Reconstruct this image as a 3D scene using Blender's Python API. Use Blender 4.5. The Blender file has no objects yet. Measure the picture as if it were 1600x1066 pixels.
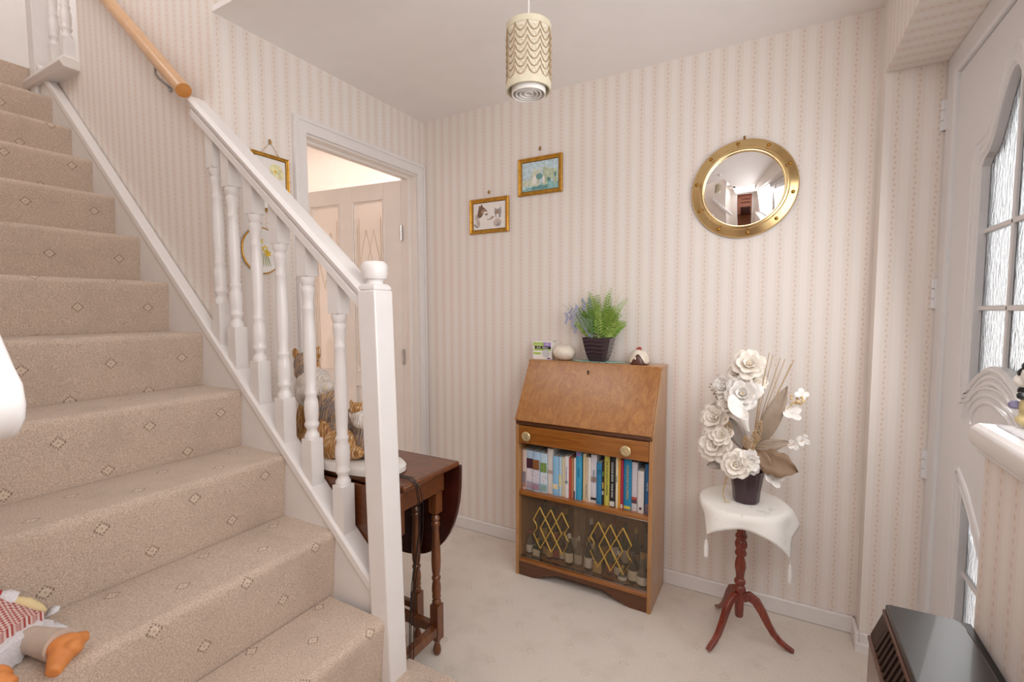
import bpy, bmesh, math, random
from mathutils import Matrix, Vector
random.seed(7)
S = bpy.context.scene
COL = S.collection
PI = math.pi
def lin(h):
    h = h.lstrip('#'); o = []
    for i in (0, 2, 4):
        c = int(h[i:i+2], 16) / 255
        o.append(c / 12.92 if c <= .04045 else ((c + .055) / 1.055) ** 2.4)
    return (*o, 1)

# ------------------------------------------------------------------ camera, world, lights, exposure
cam = bpy.data.cameras.new('camera'); cam.sensor_width = 36; cam.lens = 736.27 / 1600 * 36; cam.clip_start = .02
camo = bpy.data.objects.new('camera', cam); COL.objects.link(camo)
yaw, pitch, roll = math.radians(29.235), math.radians(3.768), math.radians(-.103)
r_ = Vector((math.cos(yaw), math.sin(yaw), 0)); f_ = Vector((-math.sin(yaw), math.cos(yaw), 0)); u_ = Vector((0, 0, 1))
f2 = f_ * math.cos(pitch) - u_ * math.sin(pitch); u2 = u_ * math.cos(pitch) + f_ * math.sin(pitch)
r3 = r_ * math.cos(roll) + u2 * math.sin(roll); u3 = u2 * math.cos(roll) - r_ * math.sin(roll)
m = Matrix((r3, u3, -f2)).transposed().to_4x4(); m.translation = (1.8473, -2.2260, 1.2823)
camo.matrix_world = m
S.camera = camo
w = bpy.data.worlds.new('sky'); S.world = w; w.use_nodes = True
w.node_tree.nodes['Background'].inputs[0].default_value = (.96, .98, 1, 1)
w.node_tree.nodes['Background'].inputs[1].default_value = 2.2
def area(name, loc, aim, sx, sy, watts, col):
    l = bpy.data.lights.new(name, 'AREA'); l.shape = 'RECTANGLE'; l.size = sx; l.size_y = sy; l.energy = watts; l.color = col
    o = bpy.data.objects.new(name, l); COL.objects.link(o); o.location = loc
    o.rotation_euler = (Vector(aim) - Vector(loc)).to_track_quat('-Z', 'Y').to_euler(); return o
area('hall_window_daylight', (2.30, -1.75, 1.62), (0, -1.55, 1.2), 1.1, .95, 20, (.99, .985, .98))      # the glazed side light beside the front door
area('front_door_daylight', (2.30, -.62, 1.25), (0, -.75, .9), .5, 1.3, 8, (.99, .985, .98))           # the glazed front door
area('stairwell_fill', (-.3, -2.08, 3.3), (-.5, -1.2, 2.6), 1.7, 1.2, 20, (.99, .985, .98))            # added unseen fill that brightens the stair wall
area('hall_rear_fill', (1.6, -2.55, 2.34), (1.25, -1.3, .6), 1.0, .7, 14, (1, .97, .95))             # added soft fill behind the camera, no real lamp
area('living_room_light', (-.7, 1.7, 2.1), (-1.5, .2, 1.2), .9, .9, 78, (1, .95, .92))
area('upstairs_landing_fill', (-1.95, -.55, 4.6), (-1.95, -.8, 2.5), .8, .8, 16, (.99, .985, .98))  # unseen fill, added to lift the grey far wall of the landing
area('kitchen_light', (1.7, -5, 2.3), (1.7, -5, 0), 1.2, 1.2, 26, (1, .95, .9))
S.view_settings.view_transform = 'Standard'; S.view_settings.look = 'None'; S.view_settings.gamma = 1
S.view_settings.use_curve_mapping = False; S.view_settings.exposure = -0.17
S.cycles.use_denoising = True
S.cycles.max_bounces = 10; S.cycles.diffuse_bounces = 6; S.cycles.transmission_bounces = 8; S.cycles.transparent_max_bounces = 12
S.cycles.caustics_reflective = False; S.cycles.caustics_refractive = False; S.cycles.sample_clamp_indirect = 6

# ------------------------------------------------------------------ materials
MATS = {}
class NT:
    def __init__(s, name):
        s.m = bpy.data.materials.new(name); s.m.use_nodes = True; s.t = s.m.node_tree; s.b = s.t.nodes['Principled BSDF']; MATS[name] = s.m
    def n(s, typ, **kw):
        x = s.t.nodes.new(typ)
        for k, v in kw.items(): setattr(x, k, v)
        return x
    def put(s, sock, v):
        if isinstance(v, bpy.types.NodeSocket): s.t.links.new(v, sock)
        else: sock.default_value = v
    def M(s, op, a, b=None, c=None):
        x = s.n('ShaderNodeMath', operation=op); s.put(x.inputs[0], a)
        if b is not None: s.put(x.inputs[1], b)
        if c is not None: s.put(x.inputs[2], c)
        return x.outputs[0]
    def mix(s, f, a, b):
        x = s.n('ShaderNodeMix', data_type='RGBA'); s.put(x.inputs[0], f); s.put(x.inputs[6], a); s.put(x.inputs[7], b); return x.outputs[2]
    def noise(s, vec, scale, detail=2, rough=.5, dist=0):
        x = s.n('ShaderNodeTexNoise'); s.put(x.inputs['Vector'], vec); x.inputs['Scale'].default_value = scale; x.inputs['Detail'].default_value = detail
        x.inputs['Roughness'].default_value = rough; x.inputs['Distortion'].default_value = dist; return x.outputs[0]
    def ramp(s, f, lo, hi, interp='LINEAR'):
        x = s.n('ShaderNodeMapRange', interpolation_type='SMOOTHSTEP' if interp == 'S' else 'LINEAR'); s.put(x.inputs[0], f); x.inputs[1].default_value = lo; x.inputs[2].default_value = hi; return x.outputs[0]
    def vscale(s, vec, v):
        x = s.n('ShaderNodeMapping'); s.put(x.inputs[0], vec); x.inputs['Scale'].default_value = v; return x.outputs[0]
    def bump(s, h, strength, dist=.002):
        x = s.n('ShaderNodeBump'); s.put(x.inputs['Height'], h); x.inputs['Strength'].default_value = strength; x.inputs['Distance'].default_value = dist
        s.t.links.new(x.outputs[0], s.b.inputs['Normal'])
    def pos(s): return s.n('ShaderNodeNewGeometry').outputs['Position']
    def obj(s): return s.n('ShaderNodeTexCoord').outputs['Object']
    def uv(s): return s.n('ShaderNodeTexCoord').outputs['UV']
    def sep(s, v):
        x = s.n('ShaderNodeSeparateXYZ'); s.put(x.inputs[0], v); return x.outputs
    def set(s, color=None, rough=None, metal=None, **kw):
        if color is not None: s.put(s.b.inputs['Base Color'], color)
        if rough is not None: s.put(s.b.inputs['Roughness'], rough)
        if metal is not None: s.b.inputs['Metallic'].default_value = metal
        for k, v in kw.items(): s.put(s.b.inputs[k.replace('_', ' ')], v)
        return s
def plain(name, h, rough=.5, metal=0, var=.06, scale=40, bump=0, bscale=200, **kw):
    t = NT(name); p = t.pos(); c = lin(h)
    n = t.noise(p, scale, 3)
    d = tuple(x * (1 - var) for x in c[:3]) + (1,); e = tuple(min(1, x * (1 + var)) for x in c[:3]) + (1,)
    t.set(t.mix(t.ramp(n, .3, .7), d, e), rough, metal, **kw)
    if bump: t.bump(t.noise(p, bscale, 3), bump)
    return name
def wood(name, h1, h2, grain=(30, 30, 2.5), rough=.32, fine=.35, coat=.3):
    t = NT(name); p = t.pos()
    v = t.vscale(p, grain); n = t.noise(v, 1, 4, .6, 1.2); n2 = t.noise(t.vscale(p, tuple(g * 6 for g in grain)), 1, 2)
    f = t.M('ADD', t.M('MULTIPLY', t.ramp(n, .3, .7), 1 - fine), t.M('MULTIPLY', t.ramp(n2, .3, .7), fine))
    t.set(t.mix(f, lin(h1), lin(h2)), rough, Coat_Weight=coat, Coat_Roughness=.15); t.bump(n2, .05)
    return name
def wallpaper(name, ua, va):
    t = NT(name); o = t.sep(t.pos()); P = .057
    u = t.M('DIVIDE', o[ua], P); fu = t.M('SUBTRACT', t.M('FRACT', u), .5); d = t.M('ABSOLUTE', fu)
    v = t.M('DIVIDE', o[va], .019); fv = t.M('SUBTRACT', t.M('FRACT', v), .5)
    par = t.M('SIGN', t.M('SINE', t.M('MULTIPLY', v, PI)))
    band = t.M('SUBTRACT', 1, t.ramp(d, .12, .2))
    l1 = t.M('COMPARE', d, .205, .018); l2 = t.M('COMPARE', d, .27, .012); l3 = t.M('COMPARE', d, .335, .02)
    x = t.M('DIVIDE', t.M('SUBTRACT', t.M('MULTIPLY', fu, P), t.M('MULTIPLY', par, .0014)), .0032); y = t.M('DIVIDE', t.M('MULTIPLY', fv, .019), .0052)
    dot = t.M('LESS_THAN', t.M('ADD', t.M('MULTIPLY', x, x), t.M('MULTIPLY', y, y)), 1)
    dam = t.ramp(t.noise(t.pos(), 260, 2, .5, 2), .5, .62)
    c = t.mix(t.M('MULTIPLY', band, .45), lin('ece5e0'), lin('e4d5cb'))
    c = t.mix(t.M('MULTIPLY', t.M('ADD', l1, l2), .3), c, lin('d2c5bb'))
    c = t.mix(t.M('MULTIPLY', l3, .3), c, lin('efebe8'))
    c = t.mix(t.M('MULTIPLY', dot, .38), c, lin('bfa593'))
    c = t.mix(t.M('MULTIPLY', t.M('MULTIPLY', dam, t.M('GREATER_THAN', d, .36)), .35), c, lin('f4f1ee'))
    big = t.noise(t.pos(), 1.3, 2)
    c = t.mix(t.M('MULTIPLY', t.ramp(big, .35, .75), .08), c, lin('dccdc4'))
    t.set(c, .62); t.bump(t.noise(t.pos(), 700, 2), .12, .001)
    return name
def carpet(name, h1, h2, motif, spots=.5):
    t = NT(name); o = t.sep(t.uv()); A, B = .216, .11
    row = t.M('FLOOR', t.M('DIVIDE', o[1], B)); off = t.M('MULTIPLY', t.M('MODULO', t.M('ABSOLUTE', row), 2), .5)
    fx = t.M('MULTIPLY', t.M('SUBTRACT', t.M('FRACT', t.M('ADD', t.M('DIVIDE', o[0], A), off)), .5), A)
    fy = t.M('MULTIPLY', t.M('SUBTRACT', t.M('FRACT', t.M('DIVIDE', o[1], B)), .5), B)
    ax, ay = t.M('ABSOLUTE', fx), t.M('ABSOLUTE', fy); r = t.M('ADD', ax, ay)
    dash = t.M('GREATER_THAN', t.M('SINE', t.M('MULTIPLY', t.M('SUBTRACT', ax, ay), 620)), -.15)
    ring = t.M('MULTIPLY', t.M('COMPARE', r, .0165, .0032), dash); ins = t.M('LESS_THAN', r, .0125); cen = t.M('LESS_THAN', r, .004)
    p = t.pos(); n = t.noise(p, 300, 2, .8); b = t.noise(p, 7, 4, .6)
    c = t.mix(t.ramp(n, .32, .68), lin(h1), lin(h2))
    c = t.mix(t.M('MULTIPLY', t.ramp(b, .5, .8), spots), c, lin('ab9a89'))
    c = t.mix(t.M('MULTIPLY', ring, motif), c, lin('86705c')); c = t.mix(t.M('MULTIPLY', ins, motif * .5), c, lin('e6d9c6')); c = t.mix(t.M('MULTIPLY', cen, motif * .6), c, lin('a8805e'))
    t.set(c, .95, Sheen_Weight=.15); t.bump(n, .55, .004)
    return name
wallpaper('paper_back', 0, 2); wallpaper('paper_side', 1, 2); wallpaper('paper_soffit', 1, 0)
carpet('carpet_stair', 'ae9785', 'e0cebe', .85); carpet('carpet_floor', 'd2c7bc', 'f3ebe2', .25, .28)
plain('ceiling_paint', 'f3f0ef', .8, var=.015, scale=8, bump=.1, bscale=120)
plain('gloss_white', 'e9e6e5', .3, var=.02, scale=12)
plain('satin_white', 'e6e1de', .38, var=.02, scale=12)
plain('door_cream', 'efe9e4', .4, var=.02, scale=10)
plain('upvc', 'e4e4e6', .28, var=.01)
plain('lounge_paint', 'f1e8e2', .8, var=.02, scale=6, bump=.15, bscale=90)
plain('pink_paint', 'd9a18c', .8)
plain('black_plastic', '141214', .35); plain('black_gap', '060505', .9)
plain('steel', 'b8b8ba', .3, 1); plain('chrome', 'd5d5d5', .12, 1)
plain('brass', 'd8bc88', .2, 1, var=.08, scale=14); plain('brass_dark', '9c7433', .3, 1)
plain('gilt', 'c8963c', .32, .75, var=.2, scale=60, bump=.15, bscale=300); plain('gilt_dark', '7d5a22', .4, .6)
plain('gold_line', 'c7a24d', .4, .3)
plain('paper_white', 'f0edea', .7, var=.01); plain('page_cream', 'dccdb6', .8, var=.08, scale=300)
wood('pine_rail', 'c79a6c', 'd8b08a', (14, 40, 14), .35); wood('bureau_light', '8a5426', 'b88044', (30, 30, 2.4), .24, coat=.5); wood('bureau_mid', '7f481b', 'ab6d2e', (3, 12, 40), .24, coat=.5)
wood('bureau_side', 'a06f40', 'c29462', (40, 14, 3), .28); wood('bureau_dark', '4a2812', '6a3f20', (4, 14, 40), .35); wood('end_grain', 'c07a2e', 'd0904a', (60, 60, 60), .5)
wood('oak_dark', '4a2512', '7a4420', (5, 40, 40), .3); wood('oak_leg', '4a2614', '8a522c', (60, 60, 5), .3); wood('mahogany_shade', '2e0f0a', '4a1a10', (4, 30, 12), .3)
wood('mahogany', '5e2219', '95402c', (50, 50, 8), .25)

# ------------------------------------------------------------------ mesh helpers
ROOT = {}
class MB:
    def __init__(s): s.v = []; s.f = []; s.uv = None
    def add(s, vs, fs):
        k = len(s.v); s.v += [tuple(v) for v in vs]; s.f += [tuple(i + k for i in f) for f in fs]; return s
    def box(s, x0, x1, y0, y1, z0, z1, M=None):
        vs = [Vector((x, y, z)) for x in (x0, x1) for y in (y0, y1) for z in (z0, z1)]
        if M is not None: vs = [M @ v for v in vs]
        return s.add(vs, [(0, 1, 3, 2), (4, 6, 7, 5), (0, 4, 5, 1), (2, 3, 7, 6), (0, 2, 6, 4), (1, 5, 7, 3)])
    def lathe(s, prof, c=(0, 0, 0), n=24, M=None, cap=True, wob=None):
        vs = []
        for i, (r, z) in enumerate(prof):
            for k in range(n):
                a = 2 * PI * k / n; q = r * (wob(a, i) if wob else 1)
                v = Vector((q * math.cos(a), q * math.sin(a), z))
                if M is not None: v = M @ v
                vs.append(v + Vector(c))
        fs = [(i * n + k, i * n + (k + 1) % n, (i + 1) * n + (k + 1) % n, (i + 1) * n + k) for i in range(len(prof) - 1) for k in range(n)]
        if cap: fs += [tuple(range(n - 1, -1, -1)), tuple((len(prof) - 1) * n + k for k in range(n))]
        return s.add(vs, fs)
    def tube(s, pts, r, n=8, closed=False, flat=1):
        pts = [Vector(p) for p in pts]; N = len(pts); rs = r if isinstance(r, (list, tuple)) else [r] * N
        vs = []; up = None
        for i, p in enumerate(pts):
            a = pts[(i - 1) % N] if (closed or i > 0) else p; b = pts[(i + 1) % N] if (closed or i < N - 1) else p
            t = (b - a).normalized()
            if up is None: up = t.orthogonal().normalized()
            up = (up - t * up.dot(t)); up = up.normalized() if up.length > 1e-6 else t.orthogonal().normalized()
            sd = t.cross(up)
            for k in range(n):
                g = 2 * PI * k / n; vs.append(p + up * (rs[i] * math.cos(g)) + sd * (rs[i] * math.sin(g) * flat))
        fs = [(i * n + k, i * n + (k + 1) % n, ((i + 1) % N) * n + (k + 1) % n, ((i + 1) % N) * n + k) for i in range(N if closed else N - 1) for k in range(n)]
        if not closed: fs += [tuple(range(n - 1, -1, -1)), tuple((N - 1) * n + k for k in range(n))]
        return s.add(vs, fs)
    def prism(s, poly, ax, a, b):
        """poly of 2-D points extruded along axis ax from a to b; other two axes in order"""
        def P(p, h):
            q = list(p); q.insert(ax, h); return q
        n = len(poly); vs = [P(p, a) for p in poly] + [P(p, b) for p in poly]
        return s.add(vs, [tuple(range(n)), tuple(range(2 * n - 1, n - 1, -1))] + [(i, i + n, (i + 1) % n + n, (i + 1) % n) for i in range(n)])
    def ell(s, c, r, n=16, M=None):
        prof = [(math.sin(PI * i / (n // 2)), -math.cos(PI * i / (n // 2))) for i in range(n // 2 + 1)]
        prof[0] = (1e-4, -1); prof[-1] = (1e-4, 1); R = Matrix.Diagonal((*r, 1))
        return s.lathe(prof, c, n, (M @ R) if M is not None else R)
    def grid(s, rows):
        n = len(rows[0]); vs = [p for r in rows for p in r]
        return s.add(vs, [(i * n + j, i * n + j + 1, (i + 1) * n + j + 1, (i + 1) * n + j) for i in range(len(rows) - 1) for j in range(n - 1)])
    def build(s, name, mat, parent=None, smooth=True, bevel=0, ang=35, uvf=None, solid=0, sub=0, seg=2):
        off = ROOT.get(parent.name, Vector()) if parent else Vector()
        me = bpy.data.meshes.new(name); me.from_pydata([(v[0] - off[0], v[1] - off[1], v[2] - off[2]) for v in s.v], [], s.f)
        bm = bmesh.new(); bm.from_mesh(me); bmesh.ops.recalc_face_normals(bm, faces=bm.faces); bm.to_mesh(me); bm.free()
        me.materials.append(MATS[mat])
        if uvf:
            L = me.uv_layers.new(name='UVMap')
            for lp in me.loops: L.data[lp.index].uv = uvf(lp.vertex_index, me.vertices[lp.vertex_index].co + off)
        if smooth:
            me.polygons.foreach_set('use_smooth', [True] * len(me.polygons)); me.set_sharp_from_angle(angle=math.radians(ang))
        o = bpy.data.objects.new(name, me); COL.objects.link(o)
        if parent: o.parent = parent; ROOT[o.name] = off
        if solid: k = o.modifiers.new('s', 'SOLIDIFY'); k.thickness = solid; k.offset = 0
        if bevel: k = o.modifiers.new('b', 'BEVEL'); k.width = bevel; k.segments = seg; k.limit_method = 'ANGLE'; k.angle_limit = math.radians(40); k.harden_normals = False
        if sub: k = o.modifiers.new('u', 'SUBSURF'); k.levels = sub; k.render_levels = sub
        return o
def tag(o, label, cat=None, group=None, kind=None):
    if label: o['label'] = label
    if cat: o['category'] = cat
    if group: o['group'] = group
    if kind: o['kind'] = kind
    return o
def thing(name, loc, label, cat, group=None):
    o = bpy.data.objects.new(name, None); COL.objects.link(o); o.location = loc; o.empty_display_size = .05; ROOT[o.name] = Vector(loc)
    return tag(o, label, cat, group)
def struct(name, mb, mat, label, cat=None, **kw):
    return tag(mb.build(name, mat, **kw), label, cat or name.split('_')[0], kind='structure')
def box(*a): return MB().box(*a)
def lettering(text, parent, loc, size, mat, rot, name='lettering', sx=1):
    c = bpy.data.curves.new(name, 'FONT'); c.body = text; c.size = size; c.align_x = 'CENTER'; c.align_y = 'CENTER'; c.extrude = .0002; c.space_character = 1.0
    t = bpy.data.objects.new('tmp', c); COL.objects.link(t); bpy.context.view_layer.update()
    me = bpy.data.meshes.new_from_object(t.evaluated_get(bpy.context.evaluated_depsgraph_get())); me.name = name; bpy.data.objects.remove(t); bpy.data.curves.remove(c)
    me.materials.clear(); me.materials.append(MATS[mat]); o = bpy.data.objects.new(name, me); COL.objects.link(o); o.parent = parent
    off = ROOT.get(parent.name, Vector()); o.location = Vector(loc) - off; o.rotation_euler = rot; o.scale = (sx, 1, 1); return o
def holed(name, outer, holes, ax, at, thick, mat, parent, bevel=0):
    """flat board with shaped holes; outlines are 2-D, board stands at coordinate `at` on axis ax, `thick` deep"""
    cu = bpy.data.curves.new(name, 'CURVE'); cu.dimensions = '2D'; cu.fill_mode = 'BOTH'; cu.extrude = thick / 2; cu.bevel_depth = bevel; cu.bevel_resolution = 1
    for pl in [outer] + holes:
        sp = cu.splines.new('POLY'); sp.points.add(len(pl) - 1); sp.use_cyclic_u = True
        for q, p in zip(sp.points, pl): q.co = (p[0], p[1], 0, 1)
    t = bpy.data.objects.new('tmp', cu); COL.objects.link(t); bpy.context.view_layer.update()
    me = bpy.data.meshes.new_from_object(t.evaluated_get(bpy.context.evaluated_depsgraph_get())); bpy.data.objects.remove(t); bpy.data.curves.remove(cu)
    mb = MB()
    for v in me.vertices:
        q = [v.co.x, v.co.y]; q.insert(ax, at + v.co.z); mb.v.append(tuple(q))
    mb.f = [tuple(p.vertices) for p in me.polygons]; bpy.data.meshes.remove(me)
    return mb.build(name, mat, parent, smooth=False)
def arc(p0, p1, bulge, n=8):
    p0, p1 = Vector(p0), Vector(p1); d = p1 - p0; nrm = Vector((-d.y, d.x))
    return [tuple(p0 + d * (i / n) + nrm * (bulge * math.sin(PI * i / n))) for i in range(n + 1)]

# ------------------------------------------------------------------ room shell
xy = lambda i, c: (c.x, c.y)
struct('floor', box(-.0, 2.45, -3.15, .12, -.1, 0).box(-.12, 0, -.81, -.055, -.1, 0), 'carpet_floor', 'pale cream carpet covering the hall floor', uvf=xy)
struct('wall_back', box(-.1, 2.46, 0, .12, 0, 2.5), 'paper_back', 'striped wallpapered wall with the round mirror', smooth=False)
lw = MB().box(-.002, 0, -1.185, -1.085, 0, 2.38).box(-.1, 0, -1.085, -.81, 0, 2.38).box(-.1, 0, -.81, -.05, 2.07, 2.38).box(-.1, 0, -.05, 0, 0, 2.38)
struct('wall_left', lw, 'paper_side', 'striped wallpapered wall around the inner doorway', smooth=False)
struct('wall_stair', MB().prism([(-2.7, 0), (-.002, 0), (-.002, 2.4), (1.15, 2.4), (1.15, 4.7), (-1.13, 4.7), (-1.13, 2.46), (-2.7, 2.46)], 1, -1.185, -1.085), 'paper_back', 'tall striped wallpapered wall beside the upper stairs', smooth=False)
struct('wall_pier', box(2.158, 2.46, -.095, 0, 0, 2.5), 'paper_back', 'narrow wallpapered pier beside the front door', smooth=False)
struct('wall_bulkhead', box(2.158, 2.46, -3.05, -.095, 2.112, 2.5), 'paper_side', 'wallpapered bulkhead running above the front door', smooth=False)
struct('trim_1', box(2.16, 2.344, -3.04, -.097, 2.108, 2.112), 'paper_soffit', 'wallpapered underside of the bulkhead', 'trim', smooth=False)
struct('ceiling', box(-.0, 2.46, -1.185, .12, 2.38, 2.4).box(1.15, 2.46, -3.05, -1.185, 2.38, 2.4), 'ceiling_paint', 'plain white hall ceiling', smooth=False)
struct('wall_right', box(2.344, 2.46, -3.05, -2.15, 0, 2.112).box(2.344, 2.46, -2.15, -1.1, 0, 1.04), 'paper_side', 'wallpapered outer wall behind the ledge', smooth=False)
struct('wall_ledge', box(2.18, 2.344, -2.6, -1.095, 0, 1.036), 'paper_side', 'low wallpapered ledge wall behind the heater', smooth=False)
struct('wall_stairwell_left', box(-2.7, .9, -2.26, -2.14, 0, 4.7), 'paper_back', 'wallpapered wall on the open side of the stairs', smooth=False)
struct('wall_hall_rear_left', box(.8, .9, -3.05, -2.26, 0, 2.5), 'paper_side', 'wallpapered side wall behind the camera', smooth=False)
struct('wall_stairwell_front', box(1.15, 1.25, -2.26, -1.085, 2.4, 4.7).box(.8, 1.25, -3.05, -2.26, 2.38, 2.5), 'paper_side', 'wallpapered upper wall across the stairwell', smooth=False)
struct('wall_front', box(.8, 1.25, -3.15, -3.05, 0, 2.5).box(2.05, 2.46, -3.15, -3.05, 0, 2.5).box(1.25, 2.05, -3.15, -3.05, 2.05, 2.5), 'paper_back', 'wallpapered wall with the kitchen doorway', smooth=False)
struct('trim_2', box(1.17, 1.25, -3.05, -3.03, 0, 2.12).box(2.05, 2.13, -3.05, -3.03, 0, 2.12).box(1.25, 2.05, -3.05, -3.03, 2.05, 2.12), 'gloss_white', 'white architrave around the kitchen doorway', 'trim')
struct('floor_kitchen', box(.2, 3, -6.6, -3.15, -.1, 0), 'bureau_dark', 'dark kitchen floor seen in the mirror', 'floor')
struct('wall_kitchen', box(.1, .2, -6.6, -3.15, 0, 2.5).box(3, 3.1, -6.6, -3.15, 0, 2.5).box(.1, 3.1, -6.7, -6.6, 0, 2.5), 'pink_paint', 'terracotta pink kitchen walls', smooth=False)
struct('ceiling_kitchen', box(.1, 3.1, -6.7, -3.15, 2.4, 2.5), 'ceiling_paint', 'white kitchen ceiling', 'ceiling')
# upstairs
struct('floor_landing', box(-2.7, -1.595, -2.14, -1.185, 2.3, 2.545).box(-2.7, -1.13, -1.085, .1, 2.4, 2.46), 'carpet_stair', 'beige carpeted landing at the head of the stairs', 'floor', uvf=xy)
struct('wall_landing_far', box(-2.8, -2.7, -2.26, .2, 2.3, 4.7), 'gloss_white', 'white wall at the far end of the landing', smooth=False)
struct('wall_landing_back', box(-2.8, -1.03, .1, .2, 2.42, 4.7).box(-1.13, -1.03, -1.085, .1, 2.42, 4.7), 'paper_back', 'wallpapered wall at the back of the landing', smooth=False)
struct('ceiling_landing', box(-2.8, 1.25, -2.26, .2, 4.7, 4.8), 'ceiling_paint', 'white ceiling above the stairwell', 'ceiling')
# living room through the doorway
struct('floor_living_room', box(-3.2, -.12, -1.085, 2.2, -.1, 0), 'carpet_floor', 'pale carpet of the room beyond the doorway', 'floor', uvf=xy)
struct('wall_living_room', box(-3.3, -3.2, -1.085, 2.2, 0, 2.4).box(-3.3, -.1, 2.2, 2.3, 0, 2.4).box(-.12, -.1, .12, 2.2, 0, 2.4), 'lounge_paint', 'cream walls of the room beyond the doorway', smooth=False)
struct('ceiling_living_room', box(-3.3, -.1, -1.085, 2.3, 2.3, 2.36), 'lounge_paint', 'warm lit ceiling of the room beyond the doorway', 'ceiling')
# skirting
def skirt(n, pts, label):
    mb = MB()
    for (x0, x1, y0, y1) in pts: mb.box(x0, x1, y0, y1, 0, .068)
    return struct(n, mb, 'gloss_white', label, 'baseboard', bevel=.005)
skirt('baseboard_back', [(.02, 2.158, -.016, 0)], 'white skirting board along the mirror wall')
skirt('baseboard_pier', [(2.144, 2.158, -.109, 0), (2.158, 2.30, -.109, -.095)], 'white skirting board around the pier')
skirt('baseboard_left', [(0, .016, -1.08, -.87)], 'white skirting board beside the doorway')
struct('trim_3', box(2.144, 2.30, -.125, -.109, 0, .03), 'gloss_white', 'white beading at the foot of the pier', 'trim')

# inner doorway architrave + lining
ar = MB()
ar.prism([(-.868, 0), (-.804, 0), (-.804, 2.066), (-.06, 2.066), (-.06, 0), (-.002, 0), (-.002, 2.13), (-.868, 2.13)], 0, 0, .016)
ar.prism([(-.868, 0), (-.848, 0), (-.848, 2.11), (-.018, 2.11), (-.018, 0), (-.002, 0), (-.002, 2.13), (-.868, 2.13)], 0, .016, .022)
t4 = struct('trim_4', ar, 'gloss_white', 'white moulded architrave around the inner doorway', 'trim', bevel=.003)
li = MB().box(-.115, 0, -.812, -.80, 0, 2.07).box(-.115, 0, -.064, -.05, 0, 2.07).box(-.115, 0, -.80, -.064, 2.058, 2.07)
li.box(-.06, -.045, -.80, -.79, 0, 2.058).box(-.06, -.045, -.08, -.064, 0, 2.058).box(-.06, -.045, -.79, -.08, 2.046, 2.058)
o = li.build('lining', 'door_cream', t4); tag(o, 'cream painted door lining')

# inner door leaf (open into the far room)
A84 = math.radians(84); DL = Matrix.Translation((-.118, -.066, 0)) @ Matrix.Rotation(PI + (PI / 2 - A84), 4, 'Z')   # local +x runs along the leaf
d2 = tag(bpy.data.objects.new('door_2', None), 'cream inner door with leaded glass panes standing open', 'door', kind='structure'); COL.objects.link(d2); d2.location = (-.118, -.066, 0); ROOT['door_2'] = Vector((-.118, -.066, 0))
def leafpart(mb, name, mat, parent=d2, **kw):
    mb.v = [tuple(DL @ Vector(v)) for v in mb.v]; return mb.build(name, mat, parent, **kw)
T = .036
st = MB()
for (a, b) in ((0, .123), (.366, .468), (.711, .83)): st.box(a, b, -T, 0, .005, 2.05)
for (a, b) in ((.123, .366), (.468, .711)):
    for (z0, z1) in ((.005, .2), (.80, .89), (1.95, 2.05)): st.box(a, b, -T, 0, z0, z1)
leafpart(st, 'leaf', 'door_cream', bevel=.002)
NT('lounge_glass'); g = MATS['lounge_glass'].node_tree
def thin_glass(name, tint, fac, rough, h='e9dfd6', bumpy=0):
    t = NT(name) if name not in MATS else None
    mt = MATS[name]; nt = mt.node_tree; bs = nt.nodes['Principled BSDF']; bs.inputs['Base Color'].default_value = lin(h); bs.inputs['Roughness'].default_value = rough
    tr = nt.nodes.new('ShaderNodeBsdfTransparent'); tr.inputs[0].default_value = (*tint, 1); mx = nt.nodes.new('ShaderNodeMixShader'); mx.inputs[0].default_value = fac
    nt.links.new(tr.outputs[0], mx.inputs[1]); nt.links.new(bs.outputs[0], mx.inputs[2]); nt.links.new(mx.outputs[0], nt.nodes['Material Output'].inputs[0])
    if bumpy:
        ns = nt.nodes.new('ShaderNodeTexNoise'); ns.inputs['Scale'].default_value = 120; bp = nt.nodes.new('ShaderNodeBump'); bp.inputs['Strength'].default_value = bumpy; bp.inputs['Distance'].default_value = .003
        nt.links.new(ns.outputs[0], bp.inputs['Height']); nt.links.new(bp.outputs[0], bs.inputs['Normal'])
thin_glass('lounge_glass', (.97, .95, .93), .6, .25, 'f1eae4', .3)
thin_glass('cabinet_glass', (.93, .91, .88), .12, .06, 'a59684')
thin_glass('cabinet_glass_double', (.80, .78, .74), .38, .12, 'b0a899')
plain('lead_line', 'b9a68c', .5, .2); plain('groove_line', 'd8c6b4', .5)
for (a, b) in ((.123, .366), (.468, .711)):
    pn = leafpart(MB().box(a, b, -T / 2 - .002, -T / 2 + .002, .89, 1.95), 'pane', 'lounge_glass')
    mo = MB()
    for q in (0, .012):
        mo.tube([(a + q, -.001 - q / 3, .89 + q), (b - q, -.001 - q / 3, .89 + q), (b - q, -.001 - q / 3, 1.95 - q), (a + q, -.001 - q / 3, 1.95 - q)], .004, 6, True)
    leafpart(mo, 'glazing_bead', 'door_cream')
    ld = MB(); wd = b - a; yy = -T / 2 + .004
    for fx in (.04, .10, .16, .84, .90, .96): ld.tube([(a + wd * fx, yy, .93), (a + wd * fx, yy, 1.85 - (.04 if fx in (.1, .9) else 0))], .0012, 5)
    for cx in (.38, .62):
        for z in (1.42,):
            ld.tube([(a + wd * (cx - .18), yy, z + .18), (a + wd * cx, yy, z + .36), (a + wd * (cx + .18), yy, z + .18), (a + wd * cx, yy, z), ], .0014, 5, True)
    leafpart(ld, 'lead_strip', 'lead_line', pn)
    leafpart(MB().box(a + .02, b - .02, -T * .75, -T * .25, .22, .78).box(a, b, -T * .6, -T * .4, .2, .8), 'panel', 'door_cream', bevel=.004)
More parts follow.
